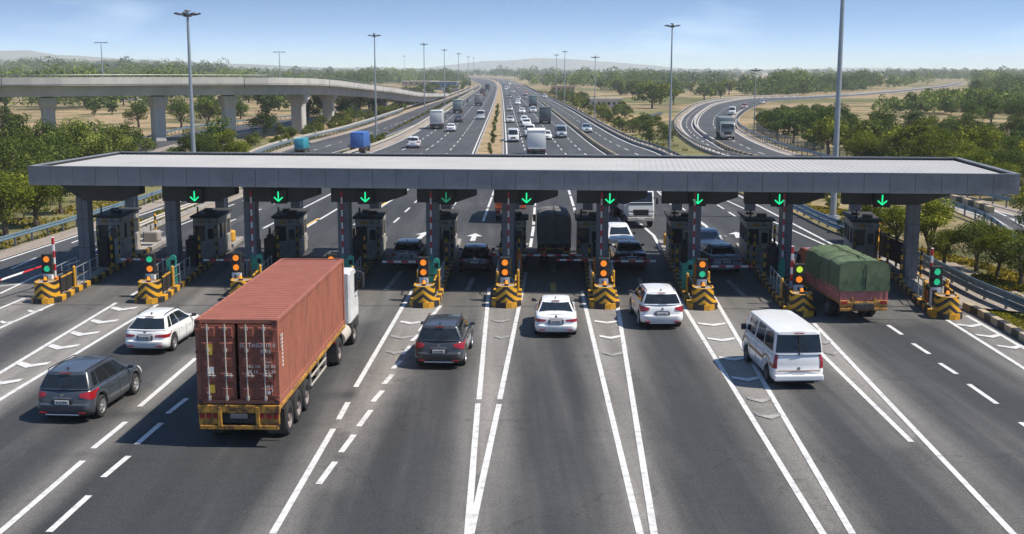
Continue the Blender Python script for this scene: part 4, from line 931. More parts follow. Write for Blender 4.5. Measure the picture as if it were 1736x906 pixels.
def make_car(kind, color, name):
    S = dict(
     suv=dict(L=4.55, W=1.86, H=1.66, belt=[(-2.3, 1.08), (-1, 1.06), (.95, 1.02), (1.5, .98), (2.28, .80)], gb=(-2.14, 1.30), gt=(-1.86, .36), hwb=.85, hwt=.66, r=.36, ax=(-1.36, 1.36), rails=True),
     wagon=dict(L=4.5, W=1.76, H=1.50, belt=[(-2.25, .97), (-1, .96), (.9, .92), (1.5, .88), (2.25, .70)], gb=(-2.10, 1.26), gt=(-1.52, .24), hwb=.80, hwt=.57, r=.32, ax=(-1.32, 1.34), rails=True),
     hatch=dict(L=4.0, W=1.72, H=1.50, belt=[(-2.0, 1.0), (-1, .97), (.85, .93), (1.4, .88), (2.0, .72)], gb=(-1.84, 1.12), gt=(-1.52, .2), hwb=.78, hwt=.60, r=.31, ax=(-1.2, 1.25), rails=False),
     sedan=dict(L=4.45, W=1.76, H=1.47, belt=[(-2.22, .94), (-1.5, 1.0), (-.9, .97), (.85, .92), (1.5, .87), (2.22, .70)], gb=(-1.72, 1.18), gt=(-.98, .22), hwb=.78, hwt=.58, r=.32, ax=(-1.3, 1.33), rails=False),
     van=dict(L=4.9, W=1.80, H=2.06, belt=[(-2.45, 1.22), (1.6, 1.22), (1.9, 1.14), (2.45, .98)], gb=(-2.40, 2.18), gt=(-2.26, 1.62), hwb=.87, hwt=.78, r=.33, ax=(-1.42, 1.55), rails=False))[kind]
    root = empty(name); hl, hw = S['L'] / 2, S['W'] / 2; r = S['r']; ra = r + .065; van = kind == 'van'
    # body rings: t, rear inset, front inset, half width, corner radii
    lv = [(0, .12, .14, hw - .10, .28, .36), (.10, .05, .05, hw - .035, .3, .38), (.28, .0, .0, hw - .004, .3, .4), (.44, .01, .02, hw + .002, .3, .4), (.50, .07, .05, hw - .008, .27, .4),
          (.64, .085, .09, hw, .26, .36), (.80, .11, .13, hw - .012, .26, .36), (.92, .15, .19, hw - .038, .26, .36), (.98, .19, .25, hw - .07, .25, .36), (1.0, .23, .30, hw - .11, .24, .36)]
    if van: lv = [(t, a * .5, b, w_, .14, .26) for t, a, b, w_, _, _ in lv]
    sl = [i / 44 for i in range(1, 44)]
    zb0 = .24 if kind in ('suv', 'van') else .20
    grid = []
    for t, i0, i1, w_, r0, r1 in lv:
        row = []
        for x, y in half_ring(-hl + i0, hl - i1, w_, r0, r1, sl):
            zb = zb0
            for ax in S['ax']:
                dy = abs(y - ax)
                if dy < ra and x > hw * .7: zb = max(zb, r + math.sqrt(ra * ra - dy * dy) * 1.0)
            zt = lerp_tab(S['belt'], y); row.append(Vector((x, y, zb + t * (zt - zb))))
        grid.append(row)
    nF, nC, nS = 6, 6, len(sl)
    body = MB()
    def both(g, mi=0, smooth=True, target=None):
        tgt = target or body
        tgt.grid(g, mi, smooth); tgt.grid([[Vector((-p.x, p.y, p.z)) for p in row] for row in g], mi, smooth)
    both(grid)
    top = grid[-1]; cap = [[Vector((p.x * s, p.y, p.z + c)) for p in top] for s, c in ((1, 0), (.85, .022), (.45, .045), (0, .055))]; both(cap)
    # greenhouse
    gs = [.03, .06, .17, .20, .34, .47, .49, .62, .76, .90, .95] if not van else [.03, .30, .325, .59, .615, .64, .7, .8, .88, .92, .97]
    gl = [0, .10, .5, .90, 1.0]; gg = []
    (b0, b1), (t0, t1) = S['gb'], S['gt']
    for t in gl:
        k = t ** 1.15; row = []
        for x, y in half_ring(b0 + (t0 - b0) * k, b1 + (t1 - b1) * t, S['hwb'] + (S['hwt'] - S['hwb']) * t ** 1.25, .13, .16, gs, bow0=.10 if not van else .05, bow1=.14):
            zbase = lerp_tab(S['belt'], y) + .0; zr = S['H'] - .045 - (.075 if not van else .03) * ((y - (t0 + t1) / 2) / (t1 - t0) * 2) ** 2
            row.append(Vector((x, y, zbase + (zr - zbase) * t)))
        gg.append(row)
    both(gg)
    tr = gg[-1]; both([[Vector((p.x * s, p.y * (1 if s else 1), p.z + c)) for p in tr] for s, c in ((1, 0), (.9, .026), (.5, .042), (0, .046))])
    bo = body.build('body', M['paint'], root, sharp=40); bo.color = (*color, 1)
    # dark underbody and wheel housings
    mb = MB(); mb.box((0, 0, (zb0 + .62) / 2 + .02), (S['W'] - .46, S['L'] - .5, .62 - zb0)); mb.box((0, 0, zb0 + .06), (S['W'] - .2, S['ax'][1] - S['ax'][0] - 2 * ra - .05, .1))
    mb.build('underbody', M['trim'], root)
    def patch(g, k0, k1, i0, i1, off, name, m, sides=(1, -1), taper=None, parent=None):
        mb = MB()
        for s in sides:
            rows = []
            for k in range(k0, k1 + 1):
                row = []
                for i in range(i0, i1 + 1):
                    p = g[k][i]; a = g[min(k + 1, len(g) - 1)][i] - g[max(k - 1, 0)][i]; b = g[k][min(i + 1, len(g[0]) - 1)] - g[k][max(i - 1, 0)]
                    n = b.cross(a); n = n.normalized() if n.length > 1e-9 else Vector((0, 0, 1)); q = p + n * off
                    row.append(Vector((q.x * s, q.y, q.z)))
                rows.append(row)
            if taper:
                for c_ in range(len(rows[0])):
                    f_ = taper[0] + (1 - taper[0]) * min(1, c_ / max(taper[1], 1)); f_ *= 1 if c_ < len(rows[0]) - taper[2] else .55
                    z0_, z1_ = rows[0][c_].z, rows[-1][c_].z; m_ = z0_ * .35 + z1_ * .65
                    for r_ in rows: r_[c_].z = m_ + (r_[c_].z - m_) * f_
            mb.grid(rows, 0, True)
        return mb.build(name, M[m], parent or root, sharp=60)
    NR = nF + nC
    patch(gg, 1, 3, 0, nF + 2, .006, 'rear_window', 'glass')
    e = len(gg[0]) - 1; patch(gg, 1, 3, e - nF - 1, e, .006, 'windshield', 'glass')
    if van: wins = [(NR + 0, NR + 3), (NR + 3, NR + 5), (NR + 7, NR + 10)]
    else: wins = [(NR + 1, NR + 2), (NR + 3, NR + 5), (NR + 6, NR + 10)]
    if van: wins = [(NR + 0, NR + 1), (NR + 2, NR + 3), (NR + 5, NR + 9)]
    for s in (1, -1):
        for a, b in wins: patch(gg, 1, 3, a, b, .007, 'side_window', 'glass', (s,))
    # lamps
    for s in (1, -1):
        if van: patch(grid, 4, 8, nF, nF + 3, .012, 'tail_light', 'tail', (s,))
        else:
            tl = patch(grid, 5, 7 if kind == 'suv' else 6, nF - 2 if kind != 'suv' else nF - 1, NR + 3, .010, 'tail_light', 'tail', (s,), (.45, 3, 3))
            patch(grid, 6, 6, nF - 1, nF + 2, .014, 'reversing_lens', 'tailw', (s,), parent=tl) if False else 0
        E_ = len(grid[0]) - 1; patch(grid, 5, 7, E_ - NR + 1 - 2, E_ - nF + 3, .010, 'headlight', 'tailw', (s,))
    patch(grid, 3, 6, len(grid[0]) - nF + 1, len(grid[0]) - 1, .008, 'grille', 'trim')
    patch(grid, 0, 1, 0, NR + 1, .006, 'lower_trim', 'trim'); patch(grid, 0, 1, len(grid[0]) - NR - 2, len(grid[0]) - 1, .006, 'lower_trim', 'trim')
    if kind == 'suv':
        mb = MB(); mb.tube([(-.55, -hl + .02, .30), (.55, -hl + .02, .30)], .022, 6); mb.build('skid_bar', M['chrome'], root)
    mb = MB()
    for s in (-1, 1): mb.bbox((s * (hw - .3), -hl + .02, .36), (.24, .03, .05), .01)
    mb.build('reflector', M['tail'], root)
    zp = .70 if not van else .52
    mb = MB(); mb.bbox((0, -hl + .055 if not van else -hl + .01, zp), (.66, .05, .19), .02); 
    if not van: mb.build('plate_recess', M['trim'] if sum(color) < 1 else M['rail'], root)
    plate(root, -hl + .022 if not van else -hl - .018, zp); plate(root, hl + .0, .42, 1, False)
    mb = MB(); mb.bbox((0, -hl + .075 if not van else -hl + .035, zp + .13), (.6, .03, .03), .008)
    mb.cyl((0, -hl + .09 if not van else -hl + .04, zp + .22), (0, -hl + .055 if not van else -hl + .01, zp + .22), .055, .055, 12); mb.build('badge_and_handle', M['chrome'], root)
    mb = MB(); mb.box((0, t0 - .05, S['H'] - .10), (.34, .05, .03)); mb.build('brake_light', M['tail'], root)
    # door lines and handles
    mb = MB(); zs = .42
    for iy in (NR + int(nS * .30), NR + int(nS * .52), NR + int(nS * .74)):
        for s in (1, -1):
            pts = [Vector((s * (grid[k][iy].x + .0035), grid[k][iy].y, max(grid[k][iy].z, zs))) for k in range(1, 9)]
            for a, b in zip(pts[:-1], pts[1:]):
                if (b - a).length > .01: mb.box((a + b) / 2, (.006, .012, (b - a).length + .004))
    mb.build('door_seam', M['trim'], root)
    for s in (1, -1):
        for yy in (-.42, .52):
            mb = MB(); mb.bbox((s * (hw + .004), yy - .1, lerp_tab(S['belt'], yy) - .17), (.03, .16, .028), .01); h_ = mb.build('door_handle', M['paint'], root); h_.color = (*[c * .8 for c in color], 1)
        mb = MB(); mb.bbox((s * (hw + .06), b1 - .45, S['belt'][2][1] + .10 if not van else 1.35), (.19, .10, .13 if not van else .24), .035); mb.box((s * (hw - .05), b1 - .43, (S['belt'][2][1] if not van else 1.28) + .04), (.14, .05, .05)); mo = mb.build('mirror', M['paint'] if not van and sum(color) < 1.5 else M['trim'], root); mo.color = (*color, 1)
    if S['rails']:
        for s in (1, -1):
            mb = MB(); x = s * (S['hwt'] - .03); mb.tube([(x, t0 + .12, S['H'] - .06), (x, t0 + .2, S['H'] - .012), (x, t1 - .25, S['H'] - .008), (x, t1 - .12, S['H'] - .05)], .019, 6); mb.build('roof_rail', M['trim'], root)
    if not van: mb = MB(); mb.prism([(t0 + .12, S['H'] - .03), (t0 + .28, S['H'] - .01), (t0 + .13, S['H'] + .055)], -.015, .015, 0, 'x'); mb.build('antenna', M['trim'], root)
    # wiper
    mb = MB(); mb.box((.12, t0 * .25 + b0 * .75 - .075, lerp_tab(S['belt'], b0) + (S['H'] - 1.02) * .25), (.4, .015, .02), 0, 0, 0, -.2); mb.build('wiper', M['trim'], root)
    for ax in S['ax']:
        for s in (1, -1): add_wheel(root, s * (hw - .11), ax, r, .21, RIM if not van else SRIM)
    if van:
        o = patch(grid, 4, 5, nF + 2, len(grid[0]) - nF - 4, .004, 'side_stripe', 'stripe')
        mb = MB(); mb.box((0, -hl - .001, .66), (1.5, .012, .03)); mb.build('rear_stripe', M['stripe'], root)
        mb = MB(); mb.bbox((0, -hl - .02, .42), (1.74, .16, .22), .05); q = mb.build('rear_bumper', M['paint'], root); q.color = (*color, 1)
        mb = MB(); mb.box((0, t0 * .45 + b0 * .55 - .055, 1.55), (.05, .02, .7)); mb.build('window_divider', M['trim'], root)
    return root
M['stripe'] = mat('brown_stripe', (.35, .15, .05), .4)
def tl_bar(root, y, z, w):
    for s in (-1, 1): mb = MB(); mb.bbox((s * w, y, z), (.34, .05, .16), .015); mb.build('tail_light', M['tail'], root)

def put(root, px, py, head=0., off=0., toward=False, **k):
    """stand a thing on the road: (px, py) is the ground under its near axle or bumper"""
    g = G(px, py); a = PHI + head; f = Vector((math.sin(a), math.cos(a), 0)); root.location = g + f * off; root.rotation_euler = (0, 0, -a + (math.pi if toward else 0)); tag(root, **k); return root

C = dict(white=(.74, .74, .73), grey=(.075, .085, .10), dark=(.035, .038, .045), silver=(.33, .35, .37), black=(.012, .013, .016), blue=(.16, .22, .29))
put(make_car('suv', (.045, .054, .068), 'car'), 129, 705, rad(3.5), 1.33, label='dark blue-grey SUV with roof rails driving in the outer left lane', cat='car')
put(make_car('wagon', C['white'], 'car'), 261, 593.5, rad(3), 1.32, label='white estate car just left of the container truck', cat='car')
put(make_car('suv', (.042, .044, .048), 'car'), 749, 617, rad(2.0), 1.3, label='dark grey SUV right of the container truck', cat='car')
put(make_car('sedan', C['white'], 'car'), 942, 566, 0, 1.3, label='white sedan in the centre lane before the grey tarpaulin truck', cat='car')
wsuv = put(make_car('suv', C['white'], 'car'), 1117, 552, rad(-3), 1.3, label='white SUV with roof rails between the seventh and eighth islands', cat='car')
van = put(make_car('van', (.76, .75, .73), 'van'), 1339, 647, rad(-4), 1.4, label='white passenger van with brown side stripe at right', cat='van')
hatch = make_car('hatch', (.30, .31, .32), 'car'); put(hatch, 692, 452, 0, 1.2, label='silver hatchback waiting at the booth of the fourth island', cat='car')
h2 = put(make_car('hatch', C['black'], 'car'), 806, 462, 0, 1.2, label='black hatchback waiting under the canopy between fifth and sixth islands', cat='car')
sed = put(make_car('sedan', (.02, .025, .032), 'car'), 1068, 456, rad(-2), 1.3, label='black sedan nose to nose with the white hatchback under the canopy', cat='car')
h3 = put(make_car('hatch', C['white'], 'car'), 1052, 425, rad(-3), 1.25, True, label='white hatchback facing the camera beside the white lorry', cat='car')
s3 = put(make_car('sedan', (.40, .41, .42), 'car'), 1206, 434, rad(-4), 1.3, True, label='silver sedan facing the camera behind the silver-blue car', cat='car')
s4 = put(make_car('sedan', (.20, .245, .29), 'car'), 1226, 461, rad(-4), 1.3, label='silver-blue sedan at the boom of the eighth island', cat='car')

# articulated container truck ------------------------------------------------
A0, A1 = G(335, 540, 3.85), G(465, 545, 3.85); B0, B1 = G(481, 438, 3.85), G(578, 440, 3.85)
rc = (A0 + A1) / 2; fc = (B0 + B1) / 2; CLn = (fc - rc).length; CW = 2.44
dv = (fc - rc).normalized(); tr = empty('container_truck', (rc.x, rc.y, 0), yaw_of(dv), label='articulated truck with a brick red shipping container and white cab', cat='truck')
print('container', CLn, (A1 - A0).length, (B1 - B0).length)
CLn = min(CLn, 12.19); z0, z1 = 1.32, 3.85
cont = MB(); hw = CW / 2
def corr_wall(x, y0, y1, za, zb, sx):
    p = .278; n = int((y1 - y0) / p); p = (y1 - y0) / n; V = []
    for i in range(n):
        y = y0 + i * p
        for f, d in ((0, 0), (.25, 0), (.5, 1), (.75, 1)): V.append((y + f * p, d * .06))
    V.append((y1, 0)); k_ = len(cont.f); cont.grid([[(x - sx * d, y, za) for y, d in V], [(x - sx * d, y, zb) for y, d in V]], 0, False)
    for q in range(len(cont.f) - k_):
        if q % 4 == 2: cont.m[k_ + q] = 1  # wall recesses get the darker red as painted shade
for s in (-1, 1): corr_wall(s * (hw - .02), .12, CLn - .12, z0 + .14, z1 - .10, s)
n = int(CLn / .30); V = []
for i in range(n):
    y = .12 + (CLn - .24) * i / n
    for f, d in ((0, 0), (.25, 0), (.5, 1), (.75, 1)): V.append((y + f * (CLn - .24) / n, d * .045))
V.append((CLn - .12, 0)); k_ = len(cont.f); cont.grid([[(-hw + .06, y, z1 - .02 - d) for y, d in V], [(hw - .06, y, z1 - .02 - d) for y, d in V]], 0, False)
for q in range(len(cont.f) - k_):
    if q % 4 in (1, 2, 3): cont.m[k_ + q] = 1  # roof recesses and their slopes: shade lines put into the colour
cont.box((0, CLn - .05, (z0 + z1) / 2), (CW - .1, .06, z1 - z0 - .1))
for s in (-1, 1):
    cont.box((s * (hw - .045), CLn / 2, z1 - .05), (.09, CLn - .2, .10)); cont.box((s * (hw - .05), CLn / 2, z0 + .08), (.1, CLn - .2, .15))
    for y in (.09, CLn - .09): cont.bbox((s * (hw - .08), y, (z0 + z1) / 2), (.16, .16, z1 - z0), .015)
for y in (.05, CLn - .05):
    for z in (z0 + .07, z1 - .05): cont.box((0, y, z), (CW - .3, .1, .12))
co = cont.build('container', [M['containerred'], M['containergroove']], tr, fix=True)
for s in (-1, 1):
    for y in (.0, CLn):
        for z in (z0 + .07, z1 - .06):
            mb = MB(); mb.bbox((s * (hw - .09), y, z), (.19, .05, .14), .02); mb.box((s * (hw - .09), y - .028 if y == 0 else y + .028, z), (.09, .01, .06), 0, 1)
            mb.build('corner_casting', [M['containerdoor'], M['black']], co)
for s in (-1, 1):                                # doors with pressed panels
    mb = MB(); xc = s * (hw - .12) / 2 + s * .02; w = hw - .18; mb.bbox((xc, .0, (z0 + z1) / 2 - .0), (w, .06, z1 - z0 - .3), .01)
    for q in range(5):
        zc = z0 + .35 + q * .455
        for u in (-.25, .25): 
            P0 = [(-.21, -.16), (.21, -.16), (.21, .16), (-.21, .16)]; P1 = [(a * .86, b * .74) for a, b in P0]
            mb.add([(xc + u * w + a, -.031, zc + b) for a, b in P0] + [(xc + u * w + a, -.062, zc + b) for a, b in P1], [(0, 1, 5, 4), (1, 2, 6, 5), (2, 3, 7, 6), (3, 0, 4, 7), (4, 5, 6, 7)], 0)
    do = mb.build('door', M['containerdoor'], co)
    mb = MB()
    for u in (-.26, .24):
        x = xc + u * w * 1.0; mb.cyl((x, -.095, z0 + .12), (x, -.095, z1 - .12), .02, .02, 8)
        for z in (z0 + .2, z0 + .9, z1 - .9, z1 - .25): mb.box((x, -.08, z), (.09, .05, .1))
        mb.tube([(x, -.11, z0 + .88), (x - .24 * (1 if u > 0 else -1) * -1 if False else x + .22, -.12, z0 + .86 + .02)], .014, 6)
        mb.box((x + .14, -.10, z0 + .88), (.05, .03, .12))
    mb.build('locking_rod', M['railpale'], do)
    mb = MB()
    for z in (z0 + .25, z0 + .95, z1 - .95, z1 - .3): mb.box((s * (hw - .1), -.045, z), (.18, .05, .07))
    mb.build('hinge_pattern', M['containerdoor'], do)
def text(s, name, size, locn, rot, m, parent, ext=.001, align='LEFT'):
    cu = bpy.data.curves.new(name, 'FONT'); cu.body = s; cu.size = size; cu.extrude = ext; cu.align_x = align; o = link(bpy.data.objects.new(name, cu)); cu.materials.append(M[m]); me = bpy.data.meshes.new_from_object(o.evaluated_get(bpy.context.evaluated_depsgraph_get())); bpy.data.objects.remove(o); o = link(bpy.data.objects.new(name, me)); o.location = locn; o.rotation_euler = rot; o.parent = parent; return o
fx = (math.pi / 2, 0, 0)
text('SU TASU010 0', 'lettering', .17, (.10, -.072, z1 - .80), fx, 'lettering', co); text('E015', 'lettering', .16, (.70, -.072, z1 - .98), fx, 'lettering', co)
for a, b, x, z in [('NU 1A', 'BB 16', .28, 1.42), ('32 00', '23 30', .82, 1.42)]:
    text(a, 'lettering', .14, (x, -.072, z1 - z), fx, 'lettering', co); text(b, 'lettering', .14, (x, -.072, z1 - z - .16), fx, 'lettering', co)
text('TARE', 'lettering', .07, (.84, -.072, z1 - 1.27), fx, 'lettering', co); text('48 0', 'lettering', .115, (.84, -.072, z1 - 2.02), fx, 'lettering', co); text('2T 8', 'lettering', .115, (.84, -.072, z1 - 2.14), fx, 'lettering', co)
for x, z, w_, h_, mi in ((-.8, z1 - .88, .19, .32, 'stickeryellow'), (-.75, z1 - 2.06, .16, .24, 'stickeryellow'), (-.78, z1 - 1.5, .2, .2, 'lettering')):
    mb = MB(); mb.box((x, -.066, z), (w_, .008, h_)); mb.build('sticker', M[mi], co)
for x in (-.86, .92): mb = MB(); mb.cyl((x, -.06, z0 + .36), (x, -.07, z0 + .36), .05, .05, 10); mb.build('vent', M['lettering'], co)
mb = MB()
for i in range(9): mb.box((hw - .005, .55, z1 - .55 - i * .115), (.01, .10, .07))
for i in range(4): mb.box((hw - .005, .38, z1 - .55 - i * .115), (.01, .05, .07))
mb.build('side_marks', M['lettering'], co)
# trailer
mb = MB()
for s in (-1, 1): mb.bbox((s * .5, CLn / 2, 1.08), (.16, CLn - .2, .34), .02, 0); mb.bbox((s * (hw - .05), CLn / 2, z0 - .085), (.12, CLn, .15), .02, 1)
for i in range(9): mb.box((0, .4 + i * (CLn - .8) / 8, z0 - .10), (CW - .2, .1, .12), 0, 0)
mb.build('chassis', [M['chassis'], M['truckyellow']], tr)
mb = MB(); mb.bbox((0, -.02, z0 - .14), (CW, .12, .24), .02, 0); mb.bbox((0, -.04, .62), (CW - .1, .1, .13), .02, 1)
for s in (-1, 1): mb.bbox((s * (hw - .33), -.01, .88), (.62, .08, .36), .02, 0); mb.bbox((s * .56, -.05, .95), (.12, .1, .6), .02, 0)
rb = mb.build('rear_frame', [M['truckyellow'], M['truckyellow']], tr)
mb = MB(); mb.box((0, .1, .92), (1.0, .08, .4)); mb.build('mud_panel', M['chassis'], tr)
for s in (-1, 1):
    mb = MB()
    for u in (-.2, 0, .2): mb.bbox((s * (hw - .33) + u, -.055, .97), (.15, .03, .15), .01)
    mb.build('tail_light', M['tail'], tr)
plate(tr, -.08, .97, -1, False, .5, .14, 'rail')
text('ALPITVU', 'lettering', .13, (-.3, -.083, z0 - .19), fx, 'chassis', tr)
for i in range(2):
    mb = MB(); mb.box((.95 * (-1, 1)[i], .62, .62), (.5, .04, .75)); mb.build('mudflap', M['black'], tr)
wr = .52
for y in (1.35, 2.65, 3.95):
    for s in (-1, 1): add_wheel(tr, s * (hw - .17), y, wr, .30, SRIM); add_wheel(tr, s * (hw - .55), y, wr, .28, SRIM)
mb = MB()
for y in (1.35, 2.65, 3.95): mb.box((0, y, wr), (1.6, .14, .14)); 
for s in (-1, 1): mb.grid([[(s * (hw - .02), 2.65 + v, 1.12), (s * (hw - .34), 2.65 + v, 1.14)] for v in (-1.95, 1.95)], 0, False)
mb.build('axle', M['chassis'], tr)
for s in (-1, 1):
    mb = MB(); y0, y1 = 4.9, 7.6
    for z in (.55, .85, 1.12): mb.box((s * (hw - .08), (y0 + y1) / 2, z), (.04, y1 - y0, .05))
    for y in (y0, (y0 + y1) / 2, y1): mb.box((s * (hw - .1), y, .84), (.05, .05, .6))
    mb.build('side_guard', M['railpale'], tr)
mb = MB(); mb.bbox((.0, 6.2, .9), (1.3, 1.4, .4), .04); mb.bbox((.75, 8.0, .75), (.5, .5, .6), .04); mb.bbox((-.75, 8.0, .75), (.5, .5, .6), .04); mb.build('tool_box', M['chassis'], tr)
# tractor
ty = CLn - 1.4
mb = MB()
for s in (-1, 1): mb.bbox((s * .42, ty + 1.9, .95), (.14, 5.2, .3), .02)
mb.bbox((0, ty + .3, 1.15), (1.1, 1.2, .12), .03); mb.build('tractor_frame', M['chassis'], tr)
for s in (-1, 1):
    add_wheel(tr, s * (hw - .17), ty + .2, wr, .3, SRIM); add_wheel(tr, s * (hw - .5), ty + .2, wr, .28, SRIM); add_wheel(tr, s * (hw - .17), ty + 3.6, wr, .32, SRIM)
    mb = MB(); mb.grid([[(s * (hw - .01), ty + .2 + .66 * math.cos(a), wr + .66 * math.sin(a)), (s * (hw - .66), ty + .2 + .66 * math.cos(a), wr + .66 * math.sin(a))] for a in np.linspace(.1, math.pi - .1, 9)], 0, True)
    mb.box((s * (hw - .3), ty - .5, .62), (.58, .03, .75)); mb.bbox((s * (hw - .1), ty - .53, .98), (.1, .04, .1), .01, 1); mb.build('mudguard', [M['chassis'], M['tail']], tr)
    mb = MB(); mb.cyl((s * (hw - .3), ty + 1.2, .72), (s * (hw - .3), ty + 2.6, .72), .32, .32, 16); mb.build('fuel_tank', M['railpale'], tr)
cb = MB(); y0 = ty + 2.75; y1 = y0 + 2.0; cz = 3.12
def cab(mb, hw, y0, y1, zb, zt, mi=0):
    pr = [(y0, zb), (y1, zb), (y1 + .06, zb + .5), (y1 - .02, zb + 1.05), (y1 - .38, zt - .35), (y1 - .75, zt - .05), (y1 - 1.0, zt), (y0 + .1, zt), (y0, zt - .1)]
    rows = []
    for x, k in ((-hw, .0), (-hw + .08, 1), (hw - .08, 1), (hw, 0)):
        cy_, cz_ = (y0 + y1) / 2, (zb + zt) / 2
        rows.append([(x, cy_ + (y - cy_) * (1 if k else .95), cz_ + (z - cz_) * (1 if k else .965)) for y, z in pr])
    mb.grid(rows, mi, False, True); mb.add(rows[0], [tuple(range(len(pr)))], mi); mb.add(rows[-1], [tuple(reversed(range(len(pr))))], mi)
cab(cb, 1.2, y0, y1, 1.0, cz); cab_o = cb.build('cab', M['cabwhite'], tr)
for s in (-1, 1):
    mb = MB(); mb.prism([(y1 - .95, 2.05), (y1 - .18, 2.05), (y1 - .42, 2.85), (y1 - .95, 2.85)], s * 1.195 - .01, s * 1.195 + .012, 0, 'x'); mb.build('side_window', M['glass'], cab_o)
    mb = MB(); mb.bbox((s * 1.42, y1 - .12, 2.45), (.12, .25, .62), .04); mb.tube([(s * 1.15, y1 - .2, 2.85), (s * 1.4, y1 - .12, 2.8)], .02, 6); mb.tube([(s * 1.15, y1 - .2, 2.1), (s * 1.4, y1 - .12, 2.15)], .02, 6); mb.build('mirror', M['trim'], cab_o)
    mb = MB(); mb.bbox((s * 1.21, y1 - .75, 1.9), (.03, .2, .05), .01); mb.build('door_handle', M['trim'], cab_o)
mb = MB(); mb.prism([(y1 - .0, 2.08), (y1 + .03, 2.08), (y1 - .33, 2.98), (y1 - .36, 2.98)], -1.05, 1.05, 0, 'x'); mb.build('windshield', M['glass'], cab_o)
mb = MB(); mb.box((0, y0 - .15, 2.0), (1.6, .2, 1.9)); mb.cyl((.9, y0 - .2, 1.0), (.9, y0 - .2, 3.2), .08, .08, 8); mb.build('cab_back_equipment', M['chassis'], tr)
mb = MB(); mb.bbox((0, y1 - .3, .72), (2.36, .9, .5), .06); mb.build('front_bumper', M['chassis'], tr)

